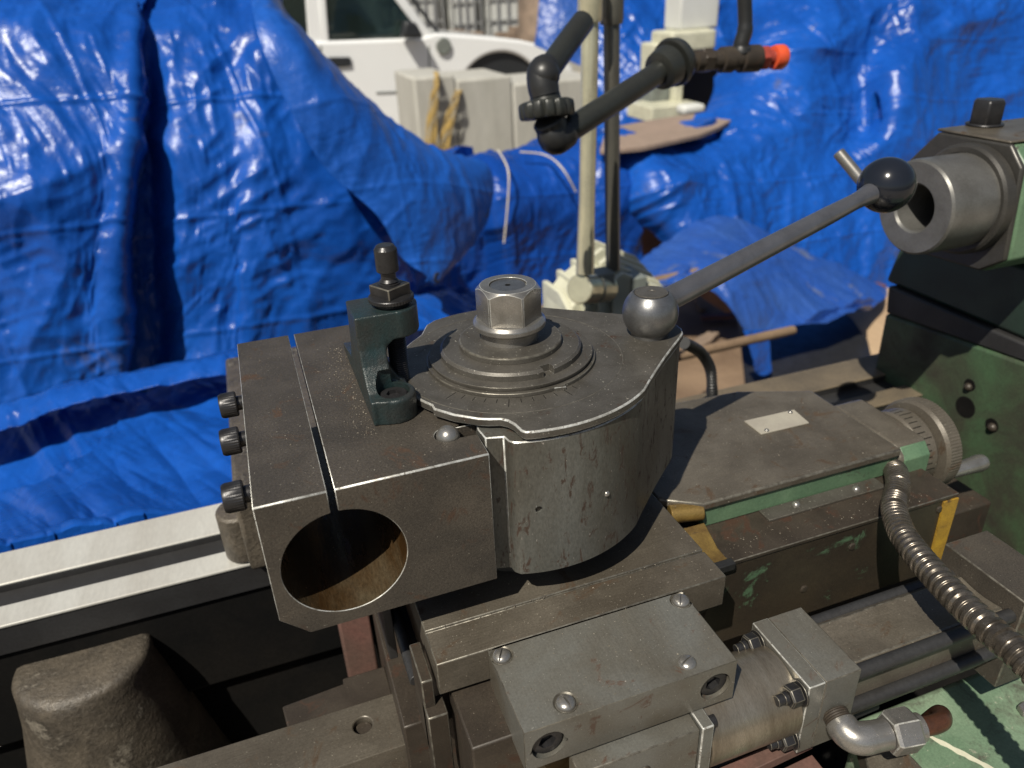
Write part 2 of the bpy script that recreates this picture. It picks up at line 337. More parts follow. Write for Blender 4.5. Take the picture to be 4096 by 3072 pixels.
g = G(); g.box(-900,1100,60,900,-585,-560); g.box(-900,1100,60,75,-559.9,-500); g.box(-900,1100,885,900,-559.9,-500); g.obj('chip_pan', 'mark_shade_black', bed)
for x0, x1 in ((-880,-420),(600,1060)): G().box(x0,x1,150,820,GZ,-585.2).obj('pedestal', 'green_dirty', bed, bevel=8)
# near way with its drilled hole
o = G().box(-420,34,277,313,-214,-190).obj('near_way', 'slide_steel', bed)
cut = G().cyl((3.8,298,-198),(3.8,298,-180),5.3,5.3,32).obj('cut', 'slide_steel')
boolean(o, [cut]); bevel(o, .8, 2)
g = G(); g.cyl((3.8,298,-197.9),(3.8,298,-193.5),4.9); g.obj('plug', 'side_steel', bed, bevel=.4)
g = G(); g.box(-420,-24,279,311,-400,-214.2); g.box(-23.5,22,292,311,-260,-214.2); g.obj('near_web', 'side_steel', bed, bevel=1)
g = G(); g.prism([(-36,313.2),(24,313.2),(24,340),(-2,340),(-2,336),(-38,333)], 'z', -226, -196); g.obj('gib_block', 'side_steel', bed, bevel=1)
g = G(); g.box(-78,-22,275.5,283,-232,-197); g.obj('stop_bar', 'way_dark', bed, bevel=1)

# ================================================================== saddle (carriage)
sad = thing('lathe_saddle', (100, 400, -330), 'grey brown lathe saddle carrying the slides above the bed ways', 'saddle')
g = G(); g.prism([(23,270),(36,270),(36,452),(25,452)], 'z', -240, -168); g.obj('side_wall', 'side_steel', sad, bevel=1)
g = G(); g.prism([(2,378),(22,372),(22,440),(2,440)], 'z', -330, -172); g.obj('red_rib', 'pink', sad, bevel=2)
g = G(); g.box(-48,60,452,690,-189.8,-128); g.obj('wing', 'casting', sad, bevel=3)
g = G(); g.cyl((-49,476,-150),(-49,476,-189),15,15); g.obj('wiper_boss', 'casting', sad, bevel=2)
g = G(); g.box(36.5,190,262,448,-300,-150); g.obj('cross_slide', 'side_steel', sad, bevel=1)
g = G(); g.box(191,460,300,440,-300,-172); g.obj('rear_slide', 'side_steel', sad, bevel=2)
g = G(); g.cyl((-29,560,-128),(-29,560,-121),5,5,24); g.obj('oiler', 'black_oxide', sad, bevel=.5)

# ================================================================== top slide
ts = thing('top_slide', (110, 300, -150), 'oily grey steel top slide carrying the round tool post', 'lathe slide')
g = G()
g.prism([(235.2,-111),(235.2,-92),(255,-92),(255,-93.4),(256.2,-93.4),(256.2,-92),(420,-92),(420,-111)], 'x', 38.3, 186)
o = g.obj('slide_plate', 'slide_steel', ts, bevel=.7, bmat='edge_dim')
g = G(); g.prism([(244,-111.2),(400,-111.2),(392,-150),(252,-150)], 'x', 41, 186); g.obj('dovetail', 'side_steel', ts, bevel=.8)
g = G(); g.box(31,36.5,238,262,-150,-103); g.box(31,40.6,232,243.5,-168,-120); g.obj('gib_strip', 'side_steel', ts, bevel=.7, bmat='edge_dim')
for y0, zz in ((256,-110),(300,-110)):
    g = G(); g.box(24.5,29,y0,y0+190,zz-40,zz+12) if y0 == 300 else g.cyl((32,262,-128),(32,450,-128),3.2); g.obj('guide_rod', 'way_dark', ts, bevel=.4)
# body below the cover
g = G(); g.box(44,150,206,243.8,-172,-114); g.obj('nut_housing', 'side_steel', ts, bevel=1)
g = G(); g.box(20,120,196,205.8,-205,-150); g.obj('oil_strip', 'brass', ts, bevel=1)
def capscrew(name, c, d, rh, hh, parent, shank=None, ms='black_oxide', rs2=None, knurl=0, socket=True, ph=0.3):
    "socket head cap screw: knurled head with a hexagonal socket; d points out of the head"
    d = Vector(d).normalized(); c = Vector(c); g = G(); n = 64 if knurl else 40
    u, v, w_ = frame(d)
    if abs(d.z) > .99: u, v = Vector((1,0,0)), Vector((0,1,0))*(1 if d.z > 0 else -1)
    def ring(r, t, nn=n, kn=0, ph_=0):
        return [c+d*t+u*((r+(kn if i % 2 else 0))*math.cos(2*math.pi*i/nn+ph_))+v*((r+(kn if i % 2 else 0))*math.sin(2*math.pi*i/nn+ph_)) for i in range(nn)]
    rs_ = rh*.54; rings = [ring(rh*.93,-hh), ring(rh,-hh*.93,kn=-knurl), ring(rh,-hh*.18,kn=-knurl), ring(rh*.93,-hh*.04), ring(rh*.9,0)]
    hx = []
    for i in range(n):
        a = 2*math.pi*i/n; k = (a-ph+math.pi/6) % (math.pi/3)-math.pi/6; hx.append(rs_*math.cos(math.pi/6)/math.cos(k))
    rings.append([c+d*0+u*(hx[i]*math.cos(2*math.pi*i/n))+v*(hx[i]*math.sin(2*math.pi*i/n)) for i in range(n)])
    rings.append([c-d*hh*.55+u*(hx[i]*.97*math.cos(2*math.pi*i/n))+v*(hx[i]*.97*math.sin(2*math.pi*i/n)) for i in range(n)])
    vs = [p for r_ in rings for p in r_]; fs = []
    for k in range(len(rings)-1):
        for i in range(n): fs.append((k*n+i, k*n+(i+1)%n, (k+1)*n+(i+1)%n, (k+1)*n+i))
    fs.append(tuple(range(n))[::-1]); fs.append(tuple(range((len(rings)-1)*n, len(rings)*n)))
    g.add(vs, fs)
    if shank: g.cyl(c-d*hh, c-d*(hh+shank), rs2 or rh*.6, n=24)
    return g.obj(name, ms, parent, ang=28)
# cover plate with four slotted screws and two socket screws
cov = G().box(62,161,189.4,235,-116.5,-92.3).obj('cover_plate', 'cover_steel', ts)
cutters = [G().cyl((x,180,z),(x,196,z),8.0,8.0,40).obj('cut', 'cover_steel') for x, z in ((72.5,-104.4),(151,-104.6))]
cutters += [G().cyl((x,y,-93.2),(x,y,-80),4.9,4.9,28).obj('cut', 'cover_steel') for x, y in ((66.8,230.0),(83.2,196.8),(140.1,196.2),(157,229.4))]
boolean(cov, cutters); bevel(cov, .5, 1, 'edge_dim', clamp=False)
for (x, z), ph in zip(((72.5,-104.4),(151,-104.6)), (.4,.1)):
    capscrew('cap_screw', (x,191.2,z), (0,-1,0), 7.3, 6, cov, ph=ph)
for (x, y), a in zip(((66.8,230.0),(83.2,196.8),(140.1,196.2),(157,229.4)), (1.0,-1.35,.35,.9)):
    sg = G().lathe([(4.2,-1.2),(4.2,.1),(3.9,.9),(3.2,1.6),(2.2,2.1),(.9,2.35),(.2,2.4)], (x,y,-92.6), (0,0,1), 32)
    so_ = sg.obj('slotted_screw', 'bright', cov)
    c_, s_ = math.cos(a), math.sin(a); q = .42
    sl = G(); sl.add([(x+c_*6*i-s_*q*j, y+s_*6*i+c_*q*j, z) for z in (-91.6,-80) for i, j in ((-1,-1),(1,-1),(1,1),(-1,1))],
                     [(0,3,2,1),(4,5,6,7),(0,1,5,4),(1,2,6,5),(2,3,7,6),(3,0,4,7)])
    boolean(so_, [sl.obj('cut', 'side_steel')]); smooth_mesh(so_.data)
# gauge plate under the cover, with its end bar
g = G(); g.box(82.5,140,182,192.5,-215,-118.5); gp = g.obj('front_plate', 'cover_steel', ts, bevel=.6, bmat='edge_dim')
g = G(); g.lathe([(2.4,0),(2.2,.8),(1.2,1.0)], (114,182,-132), (0,-1,0), 20); g.obj('screw', 'side_steel', gp)
g = G(); g.box(140.3,146.2,180.6,194,-215,-116.9); g.obj('end_bar', 'cover_steel', ts, bevel=.6, bmat='edge')
g = G(); g.cyl((146.3,187.5,-124),(151,187.5,-124),3.4,n=24); g.obj('bolt_head', 'black_oxide', ts, bevel=.4)

# compound: right-hand end of the slide
cp = thing('compound_slide', (270, 330, -150), 'flat grey compound slide with small blank plate and green painted edge', 'lathe slide')
g = G(); g.prism([(186.5,303),(207.5,289.3),(347.5,289.3),(347.5,371.5),(300,392),(186.5,400)], 'z', -97.5, -92.2)
g.obj('top_plate', 'slide_steel', cp, bevel=1.3, bmat='edge_dim', seg=3)
g = G(); g.box(209.5,347.2,291,370,-110.5,-97.7); g.obj('side_plate', 'green_paint', cp, bevel=.6)
g = G(); g.box(187,367,260,390,-113.4,-110.8); g.obj('base_plate', 'side_steel', cp, bevel=.5, bmat='edge_dim')
g = G(); g.box(188,367,260.8,390,-172,-113.6); g.obj('base', 'green_patch', cp, bevel=.6)
g = G(); g.prism([(358,-171),(367.4,-171),(367.4,-114.5),(356,-114.5)], 'y', 259.6, 262); g.obj('yellow_stripe', 'yellow', cp)
g = G(); g.prism([(350,292),(372,299),(373,304),(362,306),(350,297)], 'z', -110.7, -110.3); g.obj('yellow_splash', 'yellow', cp)
g = G(); g.box(247,331,280.3,290.4,-110.7,-109.2); sp = g.obj('wiper_plate', 'plate_steel', cp, bevel=.3, bmat='edge_dim')
for x, y in ((270,286.4),(312.5,285)):
    g = G(); g.ball((x,y,-109.6), 2.6, 24, t0=.5, t1=.98); g.obj('screw', 'bright', sp)
k_ = 1.056
npl = [tuple(np.array(q)*k_) for q in ((264.9,336.),(301.4,335.1),(299.5,318.3),(265.2,319.))]
g = G(); g.prism(npl, 'z', -92.1, -91.3); np_ = g.obj('blank_plate', 'tag', cp, bevel=.15)
for x, y in ((285.5,338.8),(313.5,351.5)):
    g = G(); g.ball((x,y,-91.6), 1.7, 16, t0=.55, t1=.97); g.obj('rivet', 'bright', np_)
# brass wiper and roll at the joint
g = G(); g.cyl((190,296,-99),(208.5,291.5,-99),5.2,n=28); g.obj('brass_roll', 'brass', cp, bevel=.5)
g = G(); g.prism([(284,-105),(286.5,-103),(272,-110.0),(262,-110.5),(262,-113.2),(272,-112.6)], 'x', 189, 207); g.obj('brass_wiper', 'brass', cp, bevel=.4)
g = G(); g.box(189,209,257.5,262.5,-114.5,-109.8); g.obj('wiper_strip', 'rubber', cp, bevel=.5)
for x, z in ((292,-128),(355,-120),(262,-150)):
    g = G(); g.lathe([(2.6,-1),(2.6,.2),(1.8,.8)], (x,260.8,z), (0,-1,0), 20); g.obj('set_screw', 'side_steel', cp)
# hub + graduated dial + handwheel
g = G(); g.prism([(289,-110),(289,-100),(296,-93),(350,-93),(356,-99),(356,-135),(349,-142),(300,-142)], 'x', 348, 372)
hub = g.obj('screw_bearing', 'slide_steel', cp, bevel=2.0)
g = G(); g.prism([(288.2,-118),(288.2,-101),(294,-94.6),(297,-94.6),(291,-104),(291,-118)], 'x', 351, 371); g.obj('green_face', 'green_paint', cp, bevel=.5)
hwc = (0, 322, -120)
g = G(); g.lathe([(20,0),(26,2),(27,4),(27,16),(25,19)], (372,)+hwc[1:], (1,0,0), 64); g.obj('dial', 'slide_steel', cp, ang=25)
for i in range(40):
    a = 2*math.pi*i/40; r = 27.05; c_, s_ = math.cos(a), math.sin(a); x1 = 384 if i % 5 else 387; q = .35
    if s_ < -.3 and c_ > .6: continue
    G().add([(x, 322+r*c_-j*q*s_, -120+r*s_+j*q*c_) for x, j in ((377,-1),(x1,-1),(x1,1),(377,1))], [(0,1,2,3)]).obj('dial_mark', 'mark_shade_black', cp, smooth=False)
N = 160
hw = thing('handwheel', (395, 322, -160), 'small steel handwheel with round handle on compound slide end', 'handwheel')
g = G(); N = 180
g.lathe([(22,0),(29.5,1),(31.5,3),(31.5,12),(29.5,14),(25,14.5),(24,8),(10,7),(10,16),(4,16)], (392,)+hwc[1:], (1,0,0), N)
for k_r in (2,3,):
    for i in range(0, N, 2):
        q = Vector(g.v[k_r*N+i]); c0 = Vector((q.x,)+hwc[1:]); g.v[k_r*N+i] = tuple(c0+(q-c0)*.99)
g.obj('rim', 'slide_steel', hw, ang=25)
p0 = Vector((404, 304, -137)); g = G()
g.lathe([(4.2,0),(4.4,8),(5.4,26),(6.2,36),(5.6,40),(3,42)], p0, (1,.02,.0), 32); g.obj('handle', 'bright', hw, ang=25)
g = G(); g.lathe([(3.2,0),(4.6,5),(5.2,9),(3,11)], (404,342,-108), (1,0,0), 24); g.obj('rear_handle', 'bright', hw, ang=25)

# ================================================================== tool post
tp = thing('tool_post', (108, 320, -92), 'round quick change tool post with hexagon nut and ball lever', 'tool post')
AX = (108., 320.)
def arc(r, a0, a1, n, c=AX): return [(c[0]+r*math.cos(math.radians(a0+(a1-a0)*i/n)), c[1]+r*math.sin(math.radians(a0+(a1-a0)*i/n))) for i in range(n+1)]
bodyp = arc(70, -108.6, -52, 26)+[(157.6,271.6),(166.6,280.6),(176,289.8),(185.2,298.3),(193.5,305.8),(198.3,310.6),(200.5,316),(199,326),(192,335),(176,349),(162,361)]+arc(66,50,112,24)+arc(50,135,230,24)+[(74.5,270),(75.2,262),(82.9,260),(83.6,256.0)]
o = G().prism(bodyp, 'z', -72, .5).obj('body', 'body_steel', tp)
holes = []
for (x, z, r) in ((94.5,-35.2,2.1),):
    holes.append(G().cyl((x,240,z),(x,253.8,z),r,r,24).obj('cut', 'body_steel'))
d_ = Vector((math.cos(math.radians(-12)), math.sin(math.radians(-12)), 0))
q_ = Vector((*at(*(525+1105/7.375, 375+290/7.375), x=192), ))
boolean(o, holes); bevel(o, .5, 1, 'edge', clamp=False)
g = G(); g.cyl((94.5,254.2,-35.2),(94.5,252.6,-35.2),1.8,1.5,20); g.obj('plug', 'side_steel', tp)
g = G(); g.ball((128.6,253.6,-38), 1.6, 20, t0=.5, d=(0.3,-1,0)); g.obj('locating_pin', 'bright', tp)
a_ = math.radians(-22); g = G(); g.ball((108+70*math.cos(a_)+7,320+70*math.sin(a_)+4,-40), 1.6, 20, t0=.45, d=(1,-.6,0)); g.obj('locating_pin', 'bright', tp)
g = G(); g.lathe([(49,0),(49,1.2),(50.2,1.2),(50.2,2.6),(48,2.6),(48,-3)], (108,320,-3), (0,0,1), 96); g.obj('cam_ring', 'bright', tp, ang=25)
g = G(); g.cyl((108,320,-92),(108,320,-72.2),46,46,72); g.obj('pedestal', 'slide_steel', tp, bevel=.6)
# top plate outline
o6 = [(87.5,259.6),(88.4,253.4),(89.6,251.4)]+arc(71.3,-103.5,-52,26)+[(158.5,270.8),(167.5,279.8),(176.8,288.9),(186,297.4),(194.4,304.9),(199.4,309.8),(201.7,315),(201.6,321.5),(197.2,331),(184,344.5),(162.5,361.5)]+arc(66.3,48,110,20)
o6 += [(79.5,378.0),(76.4,372.0),(73.6,366.4)]+arc(57.2,131,212,24)+[(59.5,285.8),(66.3,277.2),(75,269.8),(79,267.6),(83.5,265.9),(85.8,263.6)]
o = G().prism(o6, 'z', 1.9, 6.0).obj('top_plate', 'plate_steel', tp, bevel=.75, bmat='edge', seg=2, blim=40)
# engraved ring and graduation marks: thin recesses rendered as narrow sunk strips
o2 = bpy.data.objects['top_plate'] if False else o
ring = G(); n = 160
for r0, r1 in ((54.6,55.15),):
    vs = []; fs = []
    for i in range(n):
        a = 2*math.pi*i/n
        for r, z in ((r0,6.02),((r0+r1)/2,6.16),(r1,6.02)): vs.append((108+r*math.cos(a),320+r*math.sin(a),z))
    for i in range(n):
        j = (i+1) % n
        for k in (0,1): fs.append((i*3+k, i*3+k+1, j*3+k+1, j*3+k))
    ring.add(vs, fs)
ring.obj('scribed_ring', 'edge_dim', tp)
mk = G()
for i, a in enumerate(range(-146, -64, 7)):
    r0, r1 = 42.6, (46.2 if i % 5 else 49.5); t = math.radians(a); c_, s_ = math.cos(t), math.sin(t); q = .16
    mk.add([(108+r*c_-q*j*s_, 320+r*s_+q*j*c_, 6.03) for r, j in ((r0,-1),(r1,-1),(r1,1),(r0,1))], [(0,1,2,3)])
mk.obj('graduation_mark', 'mark_shade_black', tp, smooth=False)
for i in range(26):
    pass
# stepped rings round the nut
def ringobj(name, prof, mats='plate_steel', bmat='edge_dim', bw=.4, notch=None, n=120):
    o = G().lathe(prof, (108,320,0), (0,0,1), n).obj(name, mats, tp)
    if notch:
        cs = []
        for a, r0, r1, wd, z0, z1 in notch:
            t = math.radians(a); c_, s_ = math.cos(t), math.sin(t)
            cs.append(G().add([(108+r*c_-wd*j*s_/2, 320+r*s_+wd*j*c_/2, z) for z in (z0,z1) for r, j in ((r0,-1),(r1,-1),(r1,1),(r0,1))],
                     [(0,3,2,1),(4,5,6,7),(0,1,5,4),(1,2,6,5),(2,3,7,6),(3,0,4,7)]).obj('cut', 'side_steel'))
        boolean(o, cs)
    bevel(o, bw, 2, bmat); return o
ringobj('base_ring', [(41.6,5.9),(41.6,8.0),(38.2,8.0),(38.2,5.9)], bmat='edge_dim', notch=[(10,35,48,14,5,12)])
ringobj('index_ring', [(39.0,7.2),(40.2,9.2),(40.2,10.3),(38.6,10.4),(20,10.4)], bmat='edge_dim', notch=[(22,37,48,9,9.3,14),(-2,38,48,16,9.6,14)])
ringobj('cam_disc', [(33.6,10.2),(34.6,10.4),(34.6,13.2),(33.4,14.3),(20,14.3)], bmat='edge', notch=[(-79,30.5,40,5.5,10.6,16),(26,32,40,6,10.6,16)], bw=.45)
ringobj('washer', [(25.2,14.1),(25.2,16.9),(24.6,17.4),(10,17.4)], bmat='edge_dim')
g = G(); a1 = math.radians(-76)
g.add([(108+r*math.cos(a1+t), 320+r*math.sin(a1+t), z) for z in (6.05,7.7) for r, t in ((41.3,-.12),(43.8,.02),(41.3,.04))], [(0,2,1),(3,4,5),(0,1,4,3),(1,2,5,4),(2,0,3,5)]); g.obj('pointer', 'plate_steel', tp, bevel=.2, bmat='edge')
# nut
g = G(); g.lathe([(14.2,17.2),(14.2,22.4),(16.2,23.2),(17.6,24.2),(17.6,26.4),(16.0,28.0),(12,28.2)], (108,320,0), (0,0,1), 96)
g.obj('collar', 'bright', tp, bevel=.3, ang=25)
nut = G().prism(hexagon(15.9, math.radians(36), 6, AX), 'z', 27.9, 44.6).obj('hexagon_nut', 'bright', tp)
cone = G().lathe([(60,20),(60,70),(13.9,45.0),(17.9,41.6),(17.9,26.0),(20,20)], (108,320,0), (0,0,1), 96)
cutc = cone.obj('cut', 'bright')
keep = G().lathe([(15.6,27.5),(15.6,42.2),(13.0,44.9)], (108,320,0), (0,0,1), 96).obj('cut', 'bright')
bpy.data.objects.remove(cutc)
boolean(nut, [keep], 'INTERSECT'); 
boolean(nut, [G().cyl((108,320,43.2),(108,320,50),9.0,9.0,48).obj('cut','bright')]); bevel(nut, .35, 2, 'edge', ang=25)
g = G(); g.lathe([(8.5,40),(8.5,43.9),(8.2,44.1),(1.5,44.1),(.9,43.6)], (108,320,0), (0,0,1), 48); g.obj('stud_end', 'ballsteel', nut, ang=25)
g = G(); g.lathe([(1.3,0),(.9,.05)], (108,320,44.12), (0,0,1), 16); g.obj('centre_mark', 'mark_shade_black', nut)
# lever
BL = Vector((183,316,0))
g = G(); prof = [(9.6,6.02)]+[(14.3*math.cos(t), 18.2+14.3*math.sin(t)) for t in np.linspace(-.80,.83,18)]+[(8.9,28.9),(8.9,28.2)]
g.lathe(prof, BL, (0,0,1), 64); ball = g.obj('lever_ball', 'ballsteel', tp, ang=30)
g = G(); g.lathe([(8.5,27),(8.5,29.1),(8.0,29.4),(2.2,29.4),(2.0,29.2),(1.2,29.2)], BL, (0,0,1), 48); g.obj('lever_plug', 'plate_steel', ball, ang=25)
KN = Vector(at(886.3,185.2,y=372)); st = BL+Vector((0,0,20)); dv = (KN-st).normalized(); L = (KN-st).length
g = G(); g.lathe([(6.3,8),(6.2,30),(5.5,L-60),(5.0,L-34),(5.3,L-26),(6.4,L-17.5),(4,L-15)], st, dv, 48); g.obj('lever_rod', 'lever', tp, ang=40)
g = G(); g.ball(KN, 17.2, 64, d=dv, t0=.06, t1=.99); g.obj('lever_knob', 'knob', tp, ang=60)

# ================================================================== tool holder
th = thing('tool_holder', (26, 330, -68), 'split boring bar holder block with large open bore at left of tool post', 'tool holder')
bc = (9.3, -36.0); br = 25.6
sl0, sl1 = 7.0, 10.1
def angp(x): return math.degrees(math.acos((x-bc[0])/br))
a_s, a_e = angp(sl1), angp(sl0)          # near 90 degrees
prof = [(sl0,0),(-20.6,0),(-21.0,-57.3),(-9.9,-68.2),(78,-67.4),(78,0),(sl1,0)]
circ_ = [(bc[0]+br*math.cos(math.radians(a)), bc[1]+br*math.sin(math.radians(a))) for a in np.linspace(a_s, a_e-360, 97)]
prof = prof+circ_
o = G().prism(prof, 'y', 250.7, 411).obj('block', ['phosphate','bore','bore_shade'], th)
cut = [G().prism([(73.0,240),(73.4,267.5),(76,275),(75.5,281.5)]+arc(50.6,-128,-225,36)+[(60,372),(48,411.5),(48,430),(120,430),(120,240)], 'z', -80, 20).obj('cut', 'phosphate')]
cut.append(G().prism([(62,267.9),(90,266.2),(90,275.6),(62,276)], 'z', -12, 20).obj('cut', 'phosphate'))
cut.append(G().cyl((61.5,272,-12),(61.5,272,20),5.9,5.9,32).obj('cut', 'phosphate'))
boolean(o, cut)
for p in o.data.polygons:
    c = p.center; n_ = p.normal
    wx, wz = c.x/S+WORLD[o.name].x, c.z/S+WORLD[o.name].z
    if abs(math.hypot(wx-bc[0], wz-bc[1])-br) < .5 and abs(n_.y) < .3: p.material_index = 1 if -178 < math.degrees(math.atan2(wz-bc[1], wx-bc[0])) < 32 else 2  # sunlit colour on the lower bore faces, shaded colour on the rest
bevel(o, .62, 1, 'edge', ang=40, clamp=False)
bm = bmesh.new(); bm.from_mesh(o.data); bm.edges.ensure_lookup_table(); W0 = WORLD[o.name]; wts = []
for e in bm.edges:
    sharp = len(e.link_faces) == 2 and e.calc_face_angle(0) > math.radians(40)
    front = all(abs(v_.co.y/S+W0.y-250.7) < .4 and abs(v_.co.z/S+W0.z) < .4 for v_ in e.verts)
    wts.append(0. if not sharp else 1. if front else .42)
bm.free(); at_ = o.data.attributes.new('bevel_weight_edge', 'FLOAT', 'EDGE'); at_.data.foreach_set('value', wts)
o.modifiers['bevel'].limit_method = 'WEIGHT'
blk = o
g = G(); g.ball((61.5,272,-1.2), 5.2, 40, t0=.4, t1=.985); g.obj('ball_stud', 'bright', th)
for y in (357.5,321,275.5):
    capscrew('clamp_screw', (-32.4,y,-9.2), (-1,0,0), 6.3, 8.2, th, shank=5.5, rs2=3.6, knurl=.22, ph=.2)
# height stop bracket
g = G().prism([(33.6,309.2),(51,309.2)]+[(51.6+12.2*math.cos(t), 321.0+12.2*math.sin(t)) for t in np.linspace(-1.4,1.5,16)]+[(33.4,333.2)], 'z', 31.5, 44.4)
g.prism([(291,0.1),(291,11.4),(297,12.6),(302,16.0),(306,22),(308.6,29),(309.3,36),(309.3,40),(333,40),(338,22),(347,10),(378,4),(378,.1)], 'x', 33.5, 45.5)
g.prism([(33.5,.1),(54,.1),(53.2,9),(49.5,12.5),(46.6,18),(45.4,25),(46.6,29),(51,32.5),(51,40),(33.5,40)], 'y', 309.3, 333)
g.lathe([(10.1,.1),(10.1,10.9),(9.0,11.9)], (44.6,299,0), (0,0,1), 48)
g.prism([(33.4,292),(40,289.6),(45,290.5),(45,310),(33.4,310)], 'z', .1, 11.8)
brk = g.obj('stop_bracket', 'green_cast', th)
rm = brk.modifiers.new('remesh', 'REMESH'); rm.mode = 'VOXEL'; rm.voxel_size = .0005; rm.use_smooth_shade = True
sm_ = brk.modifiers.new('smooth', 'SMOOTH'); sm_.factor = .5; sm_.iterations = 7
dg = bpy.context.evaluated_depsgraph_get(); dg.update()
me = bpy.data.meshes.new_from_object(brk.evaluated_get(dg)); brk.modifiers.clear(); brk.data = me
boolean(brk, [G().cyl((44.8,299,8.2),(44.8,299,20),7.4,7.4,40).obj('cut','green_cast')], solver='EXACT'); smooth_mesh(brk.data, 50)
capscrew('cap_screw', (44.8,299,10.6), (0,0,1), 6.3, 3.2, brk, ph=.5)
RX, RY = 52.4, 320.
g = G(); n = 26; pr_ = []
for i in range(n): z = 5.5+i*1.05; pr_ += [(4.5,z),(3.95,z+.5)]
pr_.append((4.4,33)); g.lathe(pr_, (RX,RY,0), (0,0,1), 32); g.obj('threaded_rod', 'black_oxide', th, ang=20)
g = G(); N = 90; vs = []; fs = []
for k, (r, z) in enumerate([(7.9,44.5),(8.2,45.6),(9.8,46.3),(10.3,46.8),(10.3,48.2),(9.9,48.6),(5,49.4)]):
    for i in range(N): rr = r-(.22 if i % 2 and 2 <= k <= 4 else 0); a = 2*math.pi*i/N; vs.append((RX+rr*math.cos(a), RY+rr*math.sin(a), z))
for k in range(6):
    for i in range(N): fs.append((k*N+i, k*N+(i+1)%N, (k+1)*N+(i+1)%N, (k+1)*N+i))
fs += [tuple(range(N))[::-1], tuple(range(6*N,7*N))]; g.add(vs, fs); g.obj('knurled_nut', 'black_oxide', th, ang=25)
g = G(); g.prism(hexagon(9.2, math.radians(255), 4, (RX,RY)), 'z', 48.6, 54.0); g.obj('square_nut', 'black_oxide', th, bevel=.5, bmat='edge_dim')
g = G(); g.lathe([(4.9,53.8),(4.9,54.6),(3.9,55),(4.4,55.4),(3.4,56.6),(3.4,60.5)], (RX,RY,0), (0,0,1), 40); g.obj('neck', 'black_oxide', th, ang=25)
g = G(); N = 56; vs = []; fs = []; prof_ = [(4.6,59.9),(5.0,60.3)]+[(5.1-.0*k, 60.6+k*.55) for k in range(18)]+[(4.5,70.7),(3.9,71.6),(3.3,71.9)]
for k, (r, z) in enumerate(prof_):
    for i in range(N):
        rr = r-(.17 if (i+k) % 2 and 2 <= k < 20 else 0); a = 2*math.pi*i/N; vs.append((RX+rr*math.cos(a), RY+rr*math.sin(a), z))
K = len(prof_)
for k in range(K-1):
    for i in range(N): fs.append((k*N+i, k*N+(i+1)%N, (k+1)*N+(i+1)%N, (k+1)*N+i))
fs += [tuple(range(N))[::-1], tuple(range((K-1)*N,K*N))]; g.add(vs, fs); g.obj('knurled_knob', 'black_oxide', th, ang=20, bevel=0)

# swarf: loose chips lying on the block and slides
g = G()
for i in range(820):
    if i < 230: x, y, z = 33-abs(random.gauss(0,6)), random.uniform(285,385), .05
    elif i < 330: x, y, z = random.uniform(-19,60), random.uniform(252,400), .05
    elif i < 380: x, y, z = random.uniform(190,340), random.uniform(292,370), -92.1
    elif i < 560: x, y, z = random.uniform(42,184), random.uniform(236,254) if i % 3 else random.uniform(254.5,256.5), -91.9
    elif i < 660: x, y, z = random.uniform(64,160), random.uniform(191,235), -92.2
    else: x, y, z = random.uniform(190,345), 262+abs(random.gauss(0,9)), -110.7
    if 7 < x < 10.2: continue
    if z > 0 and x > 45 and y > 280: continue
    r = random.uniform(.15,.55); a = random.uniform(0,6.28); e = random.uniform(.3,1)
    g.add([(x+r*math.cos(a),y+r*math.sin(a),z),(x+r*e*math.cos(a+2),y+r*e*math.sin(a+2),z+r*.2),(x+r*math.cos(a+4),y+r*math.sin(a+4),z),(x,y,z+r*.6)],
          [(0,1,3),(1,2,3),(2,0,3),(0,2,1)])
o = g.obj('metal_swarf', 'swarf', smooth=False); tag(o, 'fine metal swarf scattered on block and slides', None, None, 'stuff')

# ================================================================== hydraulic cylinder in front
hc = thing('hydraulic_cylinder', (270, 201, -165), 'square hydraulic cylinder with tie rods and end blocks below compound slide', 'cylinder')
g = G(); g.cyl((146.5,201,-138),(194.8,201,-138),21.5,21.5,64); g.obj('barrel', 'barrel', hc, bevel=.6)
g = G(); g.box(195,204,180,222.6,-160,-115); g.obj('flange', 'cover_steel', hc, bevel=.5, bmat='edge')
g = G(); g.box(204.2,224,180,222.6,-160,-115.1); g.obj('end_block', 'cover_steel', hc, bevel=.5, bmat='edge_dim')
g = G(); t0 = []
for i in range(17): u = i/16; t0.append((189+25*u, -121.5-1.6*math.sin(math.pi*u)))
g.prism([(186,-158),(186,-124)]+t0+[(217,-124),(217,-158)], 'x', 224.2, 321.8); g.obj('square_tube', 'slide_steel', hc, bevel=.6, bmat='edge_dim')
for y, z in ((219.5,-126),(184.2,-122.5),(184.0,-146),(219.5,-150)):
    g = G(); g.cyl((224.1,y,z),(321.9,y,z),3.5,n=24); g.obj('tie_rod', 'way_dark', hc)
for y, z in ((216,-121.5),(184.5,-122.5),(184.5,-152.5)):
    g = G(); g.cyl((181.5,y,z),(194.9,y,z),2.5,2.5,20); g.lathe([(3,-.2),(3,2)], (187,y,z), (-1,0,0), 20)
    hexnut(g, (187.4,y,z), (1,0,0), 5.4, 6.4, .3); g.lathe([(6.2,0),(6.2,1)], (193.8,y,z), (1,0,0), 24); g.obj('hexagon_nut', 'black_oxide', hc, bevel=.25, bmat='edge_dim')
g = G(); g.box(322,352,179,228,-170,-110); g.obj('rear_block', 'phosphate', hc, bevel=.7, bmat='edge_dim')
g = G(); hexnut(g, (352.2,222,-120), (1,0,0), 5.6, 6, .2); g.cyl((352,222,-120),(361,222,-120),2.8); g.obj('hexagon_nut', 'black_oxide', hc, bevel=.25)
